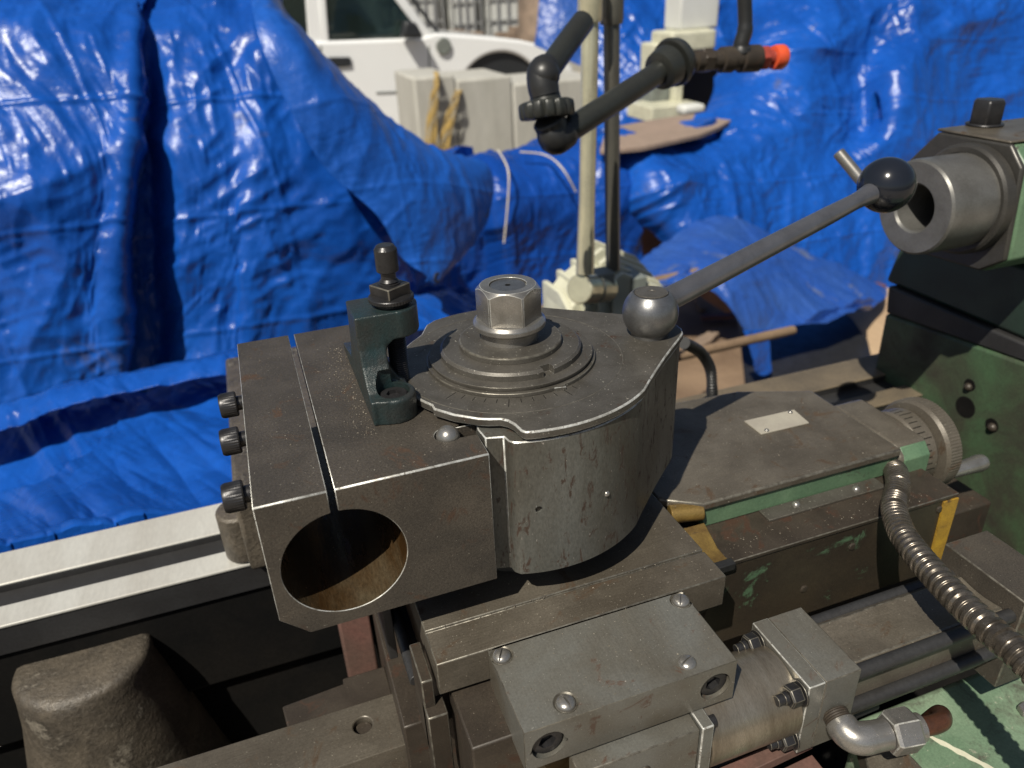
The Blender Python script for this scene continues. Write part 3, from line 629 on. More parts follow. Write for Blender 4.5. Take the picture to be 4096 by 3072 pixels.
# pipe elbow with union nut and copper pipe
el = thing('pipe_elbow', (222, 172, -152), 'steel pipe elbow with union nut and short copper pipe', 'pipe fitting')
g = G(); e0 = Vector((213,180,-139)); ec = Vector((211.5,166.5,-142)); e1 = Vector((229,163.5,-142))
g.lathe([(5.9,0),(6.2,.4)]+[(5.9+.35*(i%2), .8+i*.55) for i in range(8)]+[(5.6,5.4)], e0, (ec-e0), 32); g.obj('thread', 'side_steel', el)
g = G(); pts = [e0.lerp(ec,.35)]
for i in range(9):
    t = i/8; pts.append((e0.lerp(ec,.5)).lerp(ec,t).lerp(ec.lerp(e1,.45*1).lerp(ec,1-t), t))
pts += [ec.lerp(e1,.7), e1]
g.tube(pts, [6.9]+[7.3]*9+[6.9,6.9], 32); g.obj('elbow', 'bright', el, ang=60)
dn = (e1-ec).normalized()
g = G(); hexnut(g, e1+dn*.3, dn, 10.2, 13.5, .25); g.obj('union_nut', 'bright', el, bevel=.4, bmat='edge')
g = G(); g.lathe([(6.5,0),(6.5,3.4),(5.4,3.8)], e1+dn*13.6, dn, 32); g.obj('ferrule', 'bright', el, ang=25)
g = G(); p1 = e1+dn*17; g.tube(spline([p1, p1+dn*7, p1+dn*13+Vector((0,2,-1)), p1+dn*17+Vector((2,8,-6)), p1+dn*18+Vector((4,14,-20))], 20), 4.4, 24); g.obj('copper_pipe', 'copper', el, ang=60)

# flexible conduit
cpath = spline([(350,300,-116),(345.5,290,-107),(330,272,-101.5),(308.9,253.7,-99),(296,238,-96),(288,225,-94),(280,204.5,-92),(273.1,180.5,-90),(268.9,159.7,-88),(266.9,142.9,-87),(264,118,-90),(262,90,-100)], 1000)
L = 0; rad = []; ph_ = 0
for i, p in enumerate(cpath):
    if i:
        dl = float(np.linalg.norm(cpath[i]-cpath[i-1])); L += dl; ph_ += dl/(2.9+2.0*min(1, max(0, (L-70)/90)))
    q = ph_ % 1; rad.append(7.0 if .06 < q < .50 else 5.9 if .58 < q < .98 else 6.4)
o = G().tube(cpath, rad, 28).obj('flexible_conduit', 'hose_metal', ang=70)
tag(o, 'ribbed metal conduit curving over the square cylinder', 'conduit')
g = G(); 

# ================================================================== lower right: apron and brackets
ap = thing('lathe_apron', (340, 150, -420), 'chipped pale green lathe apron top below cylinder', 'apron')
g = G(); g.box(262,640,60,208,-420,-200); g.obj('casting', 'apron_green', ap, bevel=4, seg=3)
g = G(); rj = random.Random(4); sa = []; sb_ = []
for i in range(26):
    t = i/25; x = 284+t*32; y = 198-t*60; w_ = (.5+1.3*math.sin(math.pi*t))*rj.uniform(.6,1.1)
    sa.append((x+w_, y+w_*.5)); sb_.append((x-w_*rj.uniform(.3,1), y-w_*.5))
g.prism(sa+sb_[::-1], 'z', -199.95, -199.8); g.obj('cream_scrape', 'cream', ap)
g = G(); hexnut(g, (352,176,-199.8), (0,0,1), 5, 4, .2); g.obj('bolt', 'bright', ap, bevel=.3)
bk = thing('angle_bracket', (225, 170, -240), 'rusty steel bracket with step below pipe elbow', 'bracket')
g = G(); g.prism([(196,150),(262,150),(262,186),(246,190),(236,172),(214,172),(214,186),(190,186)], 'z', -196, -184); g.obj('shelf', 'slide_steel', bk, bevel=.8, bmat='edge_dim')
g = G(); g.box(244,262,140,150,-260,-184.2); g.obj('cheek', 'cover_steel', bk, bevel=.8)
g = G(); g.prism([(160,-182),(214,-176),(214,-170),(160,-176)], 'y', 188, 196); g.prism([(160,-192),(214,-186),(214,-180),(160,-186)], 'y', 176, 187.8); g.obj('rusty_rib', 'pink', bk, bevel=.5)
g = G(); g.cyl((150,200,-182),(262,200,-176),5,5,24); g.obj('rod', 'way_dark', bk)

# ================================================================== conical casting at the left
cc0 = at(84, 650, z=-232)
o = G().lathe([(20,1),(38,1.5),(41.5,0),(43.5,-4),(44,-12),(49,-34),(61,-90),(77,-170),(86,-230),(90,-327)], (cc0[0],cc0[1]-6,cc0[2]), (0,0,1), 64)
V = np.array(o.v); rr_ = V-np.array([cc0[0],cc0[1]-6,0]); 
o.v = [(p[0]+1.5*math.sin(p[2]*.11+p[0]*.09), p[1]+1.2*math.sin(p[2]*.13+p[0]*.11), p[2]) for p in o.v]
o = o.obj('conical_casting', 'casting', ang=60); tag(o, 'rough brown conical casting standing in the lathe chip pan', 'casting')

# ================================================================== tailstock
tl = thing('tailstock', (640, 420, -190), 'green lathe tailstock with dark steel quill pointing left', 'tailstock')
QC = (545, -36); G.K = .757
g = G()
g.lathe([(22,60),(22,2),(24,0),(42.5,0),(44.5,2),(45,6),(45,100),(58,100.5)], (595,)+QC, (1,0,0), 96, close=False); 
g.obj('quill', 'quill', tl, ang=28)
g = G(); g.lathe([(22.3,0),(1,.1)], (650,)+QC, (1,0,0), 48); g.obj('quill_bore_end', 'mark_shade_black', tl)
g = G(); g.lathe([(45.2,0),(50,0),(52.5,2),(53,4),(53,12),(51,14)], (650,547,-36), (1,0,0), 96, close=False); g.obj('bearing_flange', 'quill_dark', tl, ang=28)
hp = [(597,19.4),(516,20.4),(499,2),(492,-83),(515,-100),(597,-104),(628,-70),(626,-13)]
g = G(); g.prism(hp, 'x', 663, 669); g.obj('front_face', 'quill_dark', tl, bevel=1.5)
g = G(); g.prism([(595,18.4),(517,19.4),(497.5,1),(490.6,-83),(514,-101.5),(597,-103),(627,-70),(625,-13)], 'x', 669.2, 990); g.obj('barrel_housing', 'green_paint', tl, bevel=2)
g = G(); g.prism([(600,19.8),(517,20.4),(517,23),(600,22.6)], 'x', 664, 990); g.obj('top_cap', 'slide_steel', tl, bevel=1.5)
hb = Vector((712,588,22.8)); hr = 15.5*float((R @ (np.array(hb)-CAM))[2])/FPX
g = G(); hexnut(g, hb, (0,0,1), hr, hr*1.6, .75, n=6); g.lathe([(hr*1.12,0),(hr*1.12,2.5)], hb, (0,0,1), 32); g.obj('clamp_bolt', 'black_oxide', tl, bevel=1)
g = G(); g.cyl((650,640,-25),(642,600,12),5,4.4,20)
pA = Vector(at(838,152,y=640)); pB = Vector(at(866,186,y=610)); g = G(); g.cyl(pA, pB+(pB-pA)*.8, 6, 6, 20); g.obj('clamp_lever', 'bright', tl, bevel=1)
G.K = .80
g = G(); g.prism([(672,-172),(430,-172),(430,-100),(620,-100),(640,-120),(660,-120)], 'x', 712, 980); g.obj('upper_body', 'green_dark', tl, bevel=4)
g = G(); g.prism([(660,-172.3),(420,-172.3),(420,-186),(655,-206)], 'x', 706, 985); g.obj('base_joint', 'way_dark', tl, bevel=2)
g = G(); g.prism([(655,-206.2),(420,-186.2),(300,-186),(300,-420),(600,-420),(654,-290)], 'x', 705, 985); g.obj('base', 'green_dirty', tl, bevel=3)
for (yy, zz, r) in ((523,-241,8),(521,-268,14),(486,-272,9),(650,-300,16)):
    g = G(); g.lathe([(r,-.4),(r*.8,.2),(r*.75,.1)], (704.9,yy,zz), (-1,0,0), 28); g.obj('bolt_hole', 'mark_shade_black', tl)
for (yy, zz, r) in ((523,-243,4.5),(484,-273,5)):
    g = G(); g.ball((704.2,yy,zz), r, 20, t0=.5, d=(-1,0,0)); g.obj('bolt', 'side_steel', tl)

G.K = 1.0
# ================================================================== work-lamp arm with cream base
la = thing('lamp_arm', tuple(at(600,300,y=820)), 'twin rod work lamp arm on a cream ribbed base behind the tool post', 'lamp arm')
def A(px, py, y): return Vector(at(px, py, y=y))
g = G(); g.tube([A(585,273,820),A(587,200,828),A(589,100,838),A(590,22,846)], [11.5,9.8,9.8,9.8], 32); g.obj('front_rod', 'champagne', la, ang=60)
g = G(); g.tube([A(590,22,846),A(590,18,846),A(590.5,-30,850)], [13,14,14], 32); g.obj('front_socket', 'champagne', la, ang=40)
g = G(); g.tube([A(613,270,850),A(612,150,860),A(611.5,22,872)], 9.5, 24); g.obj('rear_rod', 'graphite', la, ang=60)
g = G(); g.tube([A(611.5,24,872),A(611.5,18,872),A(612,-30,878)], [13,14,14], 24); g.obj('rear_socket', 'graphite', la, ang=40)
j0, j1 = A(579,289,815), A(609,288,850)
g = G(); g.cyl(j0, j0.lerp(j1,.42), 19, 19, 40); g.cyl(j0.lerp(j1,.46), j0.lerp(j1,.9), 19, 19, 40); g.obj('pivot', 'champagne', la, bevel=2, seg=3)
g = G(); g.prism([(0,0),(1,0),(1,1)], 'z', 0, .01) if False else None
jb = A(596,276,835); g.box(jb.x-20, jb.x+24, jb.y-8, jb.y+20, jb.z-24, jb.z+4); g.obj('fork', 'gasket', la, bevel=2)
lb = A(600,306,860)
bz0, bz1 = lb.z-60, lb.z+20
g = G(); g.prism([(lb.x-50,bz0),(lb.x-44,bz1-26),(lb.x-22,bz1-2),(lb.x+8,bz1+16),(lb.x+30,bz1+14),(lb.x+96,bz1-30),(lb.x+112,bz0)], 'y', 872, 950); base = g.obj('base', 'cream', la, bevel=4, seg=3)
for i in range(5):
    y0 = 858+i*22; k = i*5
    G().prism([(lb.x+20,bz0),(lb.x+20,bz1+14+k),(lb.x+34,bz1+22+k),(lb.x+100,bz1-12+k),(lb.x+114,bz1-30+k),(lb.x+114,bz0)], 'y', y0, y0+9).obj('fin', 'cream', la, bevel=1.5)
for i in range(3):
    x0 = lb.x-44+i*22; G().prism([(bz0 and 862,bz0),(862,bz1-24+i*13),(900,bz1-6+i*13),(960,bz1-10+i*13),(960,bz0)], 'x', x0, x0+8).obj('rib', 'cream', la, bevel=1.5)
g = G(); g.box(lb.x+44, lb.x+66, 852, 968, bz0, bz1+14); g.obj('clamp_band', 'gasket', la, bevel=1.5)
g = G(); g.box(lb.x-55, lb.x+120, 858, 965, bz0-400, bz0-.5); g.obj('support', 'rustred', la, bevel=3)

# ================================================================== articulated coolant pipe
cpipe = thing('coolant_pipe', tuple(A(560,140,700)), 'black jointed coolant pipe with fluted knob and orange nozzle', 'coolant pipe')
Y0 = 700
P = lambda px, py, dy=0: Vector(at(px, py, y=Y0+dy))
g = G(); g.tube([P(583,22,60), P(566,45,35), P(547,72,8)], 11.5, 28); g.obj('upper_pipe', 'pipe_dark', cpipe, ang=60)
g = G(); g.tube(spline([P(548,70,8), P(543,72,4), P(542,80,0), P(545,96,-4)], 14), [13]+[14.5]*12+[14,14], 32); g.ball(P(544,75,0), 15, 28); g.obj('upper_elbow', 'rubber', cpipe, ang=60)
kc = P(546,105,-4); kd = (P(545,92,-2)-P(548,122,-8)).normalized()
g = G(); g.cyl(kc+kd*14, kc-kd*4, 13, 17, 32); g.obj('boss', 'pipe_dark', cpipe, bevel=1)
g = G(); vs = []; fs = []; N = 144; u, v, d0 = frame(kd)
for k, (r, t) in enumerate([(22,4),(25.5,2.5),(26.5,0),(26.5,-9),(25,-11.5),(14,-12)]):
    for i in range(N):
        a = 2*math.pi*i/N; fl = 0 if not 1 <= k <= 4 else 2.6*max(0, -math.cos(a*13))**2; rr = r-fl
        vs.append(kc+kd*t+u*(rr*math.cos(a))+v*(rr*math.sin(a)))
for k in range(5):
    for i in range(N): fs.append((k*N+i, k*N+(i+1)%N, (k+1)*N+(i+1)%N, (k+1)*N+i))
fs += [tuple(range(N)), tuple(range(5*N,6*N))[::-1]]; g.add(vs, fs); g.obj('fluted_knob', 'pipe_dark', cpipe, ang=40)
g = G(); g.tube(spline([kc-kd*12, P(552,128,-6), P(554,138,-8), P(560,136,-6), P(568,129,-4)], 20), [13]+[15.5]*18+[14.5,14], 32); g.obj('lower_elbow', 'rubber', cpipe, ang=60)
g = G(); g.tube([P(563,134,-6), P(610,104,10), P(664,69,40)], [11.8,11.6,11.6], 28); g.obj('lower_pipe', 'pipe_dark', cpipe, ang=60)
jc = P(668,66,42); jd = (P(664,69,40)-P(610,104,10)).normalized()
g = G(); g.lathe([(14,-12),(19,-10),(21,0),(21,6),(17,9),(24,9.5),(25,14),(22,22),(12,26)], jc-jd*4, jd, 48); g.obj('ball_joint', 'pipe_dark', cpipe, ang=28)
a0, a1 = P(676,62,50), P(783,57,50); ad = (a1-a0).normalized(); LL = (a1-a0).length
g = G(); g.lathe([(8,0),(11,4),(11,14),(8.5,15),(8.5,LL*.16),(11,LL*.17),(11,LL*.24),(9,LL*.25)], a0, ad, 32); g.obj('nipple', 'side_steel', cpipe, ang=28)
g = G(); hexnut(g, a0+ad*LL*.22, ad, 12.5, LL*.1, .3); g.lathe([(10,LL*.31),(10,LL*.4),(13,LL*.41),(13.5,LL*.5),(11.5,LL*.51),(11.5,LL*.58),(14,LL*.59),(14,LL*.75),(11,LL*.76)], a0, ad, 32); g.obj('valve_body', 'side_steel', cpipe, ang=28)
g = G(); hexnut(g, a0+ad*LL*.745, ad, 13.5, LL*.09, .1); g.lathe([(8,LL*.83),(8,LL*.91)], a0, ad, 24); g.obj('red_collar', 'red', cpipe, bevel=.6)
g = G(); g.lathe([(8.5,LL*.895),(12,LL*.90),(13,LL*.93),(13,LL*.985),(12,LL),(7.5,LL),(6.5,LL*.95)], a0, ad, 36); g.obj('orange_nozzle', 'orange', cpipe, ang=28)
g = G(); g.tube(spline([P(741,52,50), P(741,45,50), P(743,38,50), P(745,30,50), P(745,10,52), P(743,-30,55)], 24), [12]*2+[11]*2+[8.2]*12+[7.5]*9, 20); g.obj('valve_lever', 'rubber', cpipe, ang=60)

# small parts behind the tool post: bent cable and round bar
o = G().tube(spline([A(684,343,480), A(700,352,500), A(710,368,505), A(712,388,500), A(712,400,500)], 120), [4.2+.9*(i % 4 < 2) for i in range(121)], 16).obj('ribbed_cable', 'rubber', ang=60)
tag(o, 'short black ribbed cable hanging behind tool post', 'cable')
o = G().cyl(A(675,357,900), A(793,330,960), 8, 8, 20).obj('round_bar', 'tan_rust', bevel=1); tag(o, 'dusty round bar lying behind compound slide', 'bar')

# ================================================================== tarps
def vnoise(x, y, seed):
    r = np.random.RandomState(seed); T = r.rand(256,256)*2-1
    xi = np.floor(x).astype(int); yi = np.floor(y).astype(int); fx = x-xi; fy = y-yi
    fx = fx*fx*(3-2*fx); fy = fy*fy*(3-2*fy)
    g_ = lambda a, b: T[a % 256, b % 256]
    return (g_(xi,yi)*(1-fx)+g_(xi+1,yi)*fx)*(1-fy)+(g_(xi,yi+1)*(1-fx)+g_(xi+1,yi+1)*fx)*fy
def rot(x, y, a): return x*math.cos(a)-y*math.sin(a), x*math.sin(a)+y*math.cos(a)
def crumple(X, Z, seed, base=260., amp=16.):
    "creased sheet: long straight ridges in a few directions, fold lines from packing, small wrinkles"
    r = np.random.RandomState(seed+500); h = 0
    wx = vnoise(X/base*.8+3, Z/base*.8, seed+40)*base*.22; wz = vnoise(X/base*.8, Z/base*.8+7, seed+41)*base*.22
    for k, (am, s, st) in enumerate(((1.7,1.25,2.6),(1.05,.62,2.6),(.56,.30,3.4),(.32,.17,3.4),(.18,.095,3.),(.09,.05,2.4))):
        for q in range(2):
            xx, yy = rot((X+wx)/(s*base), (Z+wz)/(s*base), r.uniform(-.5,.5)+(0 if q == 0 else r.uniform(.6,1.2)))
            nz = vnoise(xx, yy/st, seed+7*k+q); m_ = np.clip(.5+vnoise(xx*.6+5, yy*.4, seed+90+k)*1.4, 0, 1)
            h = h+am*amp*(.5-1.3*np.abs(nz))*(.25+.75*m_)
    for G_, c in ((X, base*1.05), (Z, base*.9)):                   # packing folds
        f = np.abs(((G_+wx*.04)/c) % 1-.5)*c; h = h+amp*.16*np.exp(-(f/5.)**2)
    return h
def tarp(name, rows, m_, label, seed, nu=260, nv=220, amp=16, base=260, thick=2.0, cat='tarp', extra=None, eyes=()):
    "sheet through a net of points (pixel x, pixel y, distance), crumpled, with a real thickness"
    P_ = np.array([[at(px, py, y=d) for px, py, d in r] for r in rows])   # nr, nc, 3
    def interp(Pn, n, ax):
        Pn = np.moveaxis(Pn, ax, 0); k = Pn.shape[0]-1; t = np.linspace(0, k, n); j = np.minimum(t.astype(int), k-1); u = (t-j)[:,None,None]
        p0, p1, p2, p3 = Pn[np.maximum(j-1,0)], Pn[j], Pn[j+1], Pn[np.minimum(j+2,k)]
        q = .5*(2*p1+(-p0+p2)*u+(2*p0-5*p1+4*p2-p3)*u*u+(-p0+3*p1-3*p2+p3)*u**3)
        return np.moveaxis(q, 0, ax)
    Q = interp(interp(P_, nv, 0), nu, 1)
    du = np.gradient(Q, axis=1); dv_ = np.gradient(Q, axis=0); nrm = np.cross(du, dv_); nrm /= np.linalg.norm(nrm, axis=2, keepdims=True)+1e-9
    X = Q[...,0]; Z = Q[...,2]; Y = Q[...,1]
    h = crumple(X+.4*Y, Z+.5*Y, seed, base, amp)
    h = h+amp*1.0*np.abs(np.sin((X+.35*Z+vnoise(X/300,Z/300,seed+9)*120)/150.))*np.clip(.5+1.2*vnoise(X/400,Z/500,seed+3), 0, 1.3)
    Q = Q-nrm*h[...,None]*np.sign(nrm[...,1:2]+1e-9)*1.0
    if extra is not None: Q = extra(Q)
    nv_, nu_ = Q.shape[:2]; I = np.arange(nv_*nu_).reshape(nv_, nu_)
    F = np.stack([I[:-1,:-1], I[:-1,1:], I[1:,1:], I[1:,:-1]], -1).reshape(-1,4)
    g = G(); g.v = [tuple(q) for q in Q.reshape(-1,3)]; g.f = [tuple(q) for q in F.tolist()]; g.m = [0]*len(g.f)
    o = g.obj(name, m_, ang=50)
    sl = o.modifiers.new('thickness', 'SOLIDIFY'); sl.thickness = thick*S; sl.offset = 0
    for iv, iu in eyes:
        iv = int(iv*(Q.shape[0]-1)); iu = int(iu*(Q.shape[1]-1)); c = Vector(Q[iv,iu]); d = Vector(nrm[iv,iu]); d = d if d.y < 0 else -d
        G().lathe([(5,0),(5.5,2.2),(9,2.6),(10.5,1.2),(10.5,0)], c-d*1, d, 24).obj('eyelet', 'way_dark', o)
    return tag(o, label, cat)
# big left tarp
def col(*p): return p
ys = [-60, 30, 110, 200, 290, 380, 470]
rows = []
for i, y in enumerate(ys):
    back = [420,150,60,0,-20,-40,-60][i]; D = 1420
    xe = [141,137,134,126,119,124,128][i]; xg = [146,150,155,156,158,162,166][i]; stp = [6,28,62,80,86,90,92][i]
    xr = [255,292,352,385,405,420,425][i]; yr = [-60,48,104,190,280,350,430][i]
    rows.append([(-120,y,D+back+30),(-40,y,D+back),(40,y,D+back-25),(xe-26,y,D+back-20),(xe-1,y,D+back-25),(xe+3,y,D+back+stp*.8),(xg,y,D+back+stp),(xg+26,y,D+back+stp*.25),
                 (235,y,D+back+20),(270 if i else 240,y if i else -60,D+back+10),(xr-14,yr-6 if i<2 else y,D+back+60),(xr,yr if i<2 else y,D+back+180)])
tarp('blue_tarp', rows, 'tarp', 'large glossy blue tarp with a dark vertical fold at left', 3, nu=420, nv=330, amp=17, base=240)
# flap running down to the right of it
M['tarp_mid'] = tarp_mat('scuffed_blue_tarp', (.010,.075,.35), (.014,.095,.42), dusty=.60, dustc=(.06,.11,.30), rough=.32)
rows = [[(240,-30,1560),(254,-26,1600),(262,-22,1660)],
        [(260,40,1440),(284,34,1450),(305,46,1560)],
        [(285,100,1400),(325,97,1400),(358,100,1520)],
        [(322,165,1370),(375,145,1380),(420,143,1500)],
        [(375,215,1350),(425,190,1370),(486,166,1520)],
        [(400,258,1335),(446,240,1370),(486,222,1480)],
        [(428,280,1320),(433,284,1330),(440,276,1350)]]
tarp('blue_tarp', rows, 'tarp_mid', 'dusty blue tarp flap ending in a pointed corner', 21, nu=150, nv=220, amp=8, base=170, eyes=((.965,.5),(.80,.93)))
# middle covered machine
rows = [[(330,300,1980),(380,270,2100),(430,168,2300),(480,150,2350),(500,148,2350),(540,138,2380),(585,128,2380),(606,135,2300),(640,150,2300)],
        [(330,320,1900),(380,300,1950),(430,200,2100),(480,162,2150),(500,162,2120),(540,156,2150),(585,150,2150),(606,160,2100),(640,170,2100)],
        [(330,330,1850),(380,330,1850),(430,240,2050),(480,200,2080),(500,200,2000),(540,200,2020),(585,190,2040),(606,200,2020),(640,200,2020)],
        [(330,340,1800),(380,340,1800),(430,290,2040),(480,262,2080),(510,262,1990),(540,262,2010),(585,250,2040),(606,250,2020),(640,262,2060)],
        [(330,380,1800),(380,380,1800),(430,350,2020),(480,340,2080),(510,340,1970),(540,340,2010),(585,340,2040),(606,340,2020),(640,345,2060)]]
tarp('blue_tarp', rows, 'tarp_dark', 'low blue tarp bundle tied with pale cord between the larger tarps', 33, nu=240, nv=200, amp=14, base=200)
rows = [[(385,296,1500),(430,288,1540),(480,292,1560)],[(380,310,1420),(430,304,1440),(482,306,1460)],[(370,340,1330),(430,332,1350),(490,330,1380)]]
tarp('blue_tarp', rows, 'tarp', 'bright blue tarp corner just behind the tool post', 41, nu=120, nv=80, amp=8, base=140)
# right big tarp
rows = [[(755,-40,2700),(775,-40,2660),(830,-40,2600),(880,-40,2560),(930,-40,2540),(985,-40,2520),(1060,-40,2500)],
        [(742,28,2560),(770,20,2460),(822,10,2380),(872,5,2400),(925,5,2330),(985,5,2340),(1060,5,2340)],
        [(712,92,2450),(745,88,2320),(800,75,2240),(860,75,2290),(905,75,2180),(970,75,2260),(1060,75,2240)],
        [(690,128,2330),(730,126,2200),(790,125,2140),(855,130,2200),(900,130,2080),(965,130,2180),(1060,140,2140)],
        [(608,138,2300),(660,150,2120),(730,165,2050),(810,175,2080),(880,180,2060),(950,190,2080),(1060,200,2080)],
        [(604,160,2220),(655,175,2010),(730,205,1960),(810,215,2010),(870,220,1980),(950,230,2020),(1060,240,2020)],
        [(604,200,2150),(660,215,1960),(725,245,1910),(805,250,1960),(860,265,1950),(950,275,1980),(1060,280,1980)],
        [(606,208,2130),(668,235,1980),(715,262,1940),(800,280,1940),(850,310,1930),(950,320,1960),(1060,330,1960)]]
tarp('blue_tarp', rows, 'tarp', 'tall blue tarp hanging in deep folds behind the tailstock', 57, nu=380, nv=330, amp=20, base=260)
# lower pale flap
rows = [[(628,274,1700),(660,245,1740),(700,222,1790),(740,224,1800),(790,246,1800),(850,274,1790),(886,290,1780)],
        [(640,282,1600),(680,262,1620),(720,250,1640),(760,262,1650),(800,276,1650),(850,290,1650),(884,300,1650)],
        [(650,284,1540),(700,276,1520),(742,282,1500),(775,300,1500),(810,310,1500),(845,308,1520),(870,304,1540)],
        [(690,284,1500),(715,296,1470),(742,333,1440),(772,333,1440),(804,324,1440),(842,312,1460),(872,303,1480)]]
tarp('blue_tarp', rows, 'tarp_dusty', 'pale dusty blue tarp flap spread over boards behind the lever', 63, nu=220, nv=160, amp=9, base=170)
rows = [[(742,330,1380),(758,330,1380),(770,330,1380)],[(748,345,1370),(760,350,1375),(770,345,1380)],[(756,372,1360),(764,376,1365),(772,372,1370)]]
tarp('blue_tarp', rows, 'tarp', 'narrow hanging end of blue tarp beside the round bar', 71, nu=50, nv=60, amp=4, base=80)
# lower left: rolled edge and drooping sheet
rows = [[(-60,420,1080),(20,398,1080),(60,384,1070),(110,374,1060),(170,364,1050),(240,350,1040),(330,340,1030)],
        [(-60,428,1010),(20,404,1000),(60,388,990),(110,378,985),(170,366,980),(240,353,970),(330,345,960)],
        [(-60,452,970),(20,428,960),(60,410,950),(110,398,945),(170,386,940),(240,374,935),(330,362,930)]]
tarp('blue_tarp', rows, 'tarp', 'rolled bright edge of blue tarp behind the bed ways', 77, nu=260, nv=60, amp=7, base=120)
rows = [[(-60,440,1090),(20,420,1080),(60,404,1070),(110,396,1060),(170,386,1050),(240,374,1040),(330,362,1030)],
        [(-60,520,900),(20,500,890),(60,480,880),(110,462,870),(170,446,865),(240,430,860),(330,420,850)],
        [(-60,560,700),(20,540,700),(60,530,700),(110,520,700),(170,505,695),(240,490,690),(330,478,690)],
        [(-60,566,600),(20,552,600),(60,546,600),(110,537,600),(170,526,600),(240,512,596),(330,500,596)],
        [(-60,650,588),(20,650,588),(60,650,588),(110,650,588),(170,650,588),(240,650,588),(330,650,588)]]
tarp('blue_tarp', rows, 'tarp', 'wrinkled blue tarp sheet lying against the rear bed way', 83, nu=320, nv=200, amp=9, base=150)
# cords
for pts in ([A(498,150,2080),A(508,170,1960),A(508,200,1940),A(504,243,1940)], [A(520,152,2080),A(545,155,2060),A(562,168,1960),A(576,192,1950)]):
    o = G().tube(spline(pts, 24), 2.6, 8).obj('tie_cord', 'string'); tag(o, 'pale cord tied over the low tarp, ' + ('hanging straight' if pts[0].x < A(510,150,2080).x else 'crossing toward the lamp rod'), 'cord')

# ================================================================== things among the tarps
def board(name, pts, th, m_, label, cat):
    g = G(); n = len(pts); vs = [tuple(p) for p in pts]+[(p[0],p[1],p[2]-th) for p in pts]
    g.add(vs, [tuple(range(n)), tuple(range(n,2*n))[::-1]]+[((i+1)%n,i,n+i,n+(i+1)%n) for i in range(n)])
    bm = bmesh.new(); o = g.obj(name, m_, bevel=2); bm.from_mesh(o.data); bmesh.ops.recalc_face_normals(bm, faces=bm.faces); bm.to_mesh(o.data); bm.free()
    return tag(o, label, cat)
zz = at(680,130,y=2200)[2]
board('brown_board', [at(600,150,z=zz), at(640,147,z=zz), at(668,141,z=zz), at(700,134,z=zz), at(718,127,z=zz), at(737,117,z=zz), at(728,112,z=zz), at(690,114,z=zz), at(650,120,z=zz), at(606,128,z=zz)], 14, 'cardboard', 'dusty brown board lying on top of the tarped machine', 'board')
zz = -790
board('plywood_sheet', [at(640,420,z=zz), at(900,420,z=zz), at(905,285,z=zz), at(810,300,z=zz), at(640,330,z=zz)], 25, 'plywood', 'pale plywood sheet on the ground behind the compound slide', 'board')
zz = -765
board('shadow_sheet', [at(*q, z=zz) for q in ((746,405),(738,340),(770,320),(832,305),(852,318),(868,340),(874,368),(800,395))], 12, 'rubber', 'dark sheet standing in for shadow on the plywood under the pale tarp flap', 'shadow sheet')  # flat dark sheet added in place of the shadow on the plywood
zz = -700
board('rusty_plate', [at(500,420,z=zz), at(748,420,z=zz), at(744,372,z=zz), at(738,320,z=zz), at(690,290,z=zz), at(500,290,z=zz)], 20, 'tan_rust', 'tan rusty steel plate behind tool post', 'plate')
o = G().box(*[q for p in zip(A(590,225,2300), A(745,300,2500)) for q in ([min(p), max(p)] if abs(p[0]-p[1]) > 1 else [p[0], p[0]+40])]).obj('red_machine', 'rustred', bevel=6)
tag(o, 'rusty red machine casting seen under the raised tarp edge', 'machine')
a, b = A(640,284,1560), A(745,262,1560); o = G().cyl(a, b, 12, 12, 4).obj('rusty_angle_bar', 'tan_rust', bevel=1); tag(o, 'thin rusty bar along the lower edge of the pale tarp flap', 'bar')

# grey machine head among the right tarps
mh = thing('drill_head', tuple(A(690,110,2900)), 'grey cream bench machine head between the blue tarps', 'machine')
def bx(px0, py0, px1, py1, y, dp):
    a, b = A(px0,py0,y), A(px1,py1,y); return G().box(min(a.x,b.x), max(a.x,b.x), y, y+dp, min(a.z,b.z), max(a.z,b.z))
bx(683,-30,718,28,2750,120).obj('motor', 'tank', mh, bevel=8)
bx(692,28,706,40,2770,80).obj('neck', 'pipe_dark', mh, bevel=3)
bx(672,32,716,50,2700,160).obj('head', 'cream', mh, bevel=12, seg=3)
bx(658,44,682,76,2760,140).obj('column', 'cream', mh, bevel=10)
bx(652,76.5,682,112,2770,120).obj('lower_column', 'gasket', mh, bevel=6)
bx(682,50,712,66,2780,100).obj('spindle_box', 'trim', mh, bevel=4)
bx(676,70,682,110,2720,40).obj('quill_post', 'cream', mh, bevel=5)
bx(652,108,700,118,2640,200).obj('foot', 'cream', mh, bevel=4)
bx(655,60,724,112,2960,150).obj('guard', 'trim', mh, bevel=6)
o = bx(684,106,706,114,2500,60).obj('white_bag', 'tank', bevel=14, seg=3); tag(o, 'small crumpled white bag on the brown board', 'bag')
rows = [[(595,-40,3400),(640,-40,3380),(690,-40,3400),(740,-40,3400),(770,-40,3350)],[(595,40,3200),(640,40,3150),(690,40,3200),(740,40,3200),(770,40,3200)],[(595,110,3100),(640,100,3000),(690,110,3100),(740,110,3100),(770,110,3100)],[(595,160,3000),(640,160,2900),(690,160,3000),(740,160,3000),(770,160,3000)]]
tarp('blue_tarp', rows, 'tarp', 'blue tarp hanging behind the lamp arm and the grey machine head', 91, nu=200, nv=160, amp=22, base=300)
rows = [[(542,-40,5200),(570,-40,5150),(600,-40,5100)],[(538,20,5000),(570,20,4900),(600,20,4900)],[(534,46,4900),(565,60,4800),(600,75,4700)]]
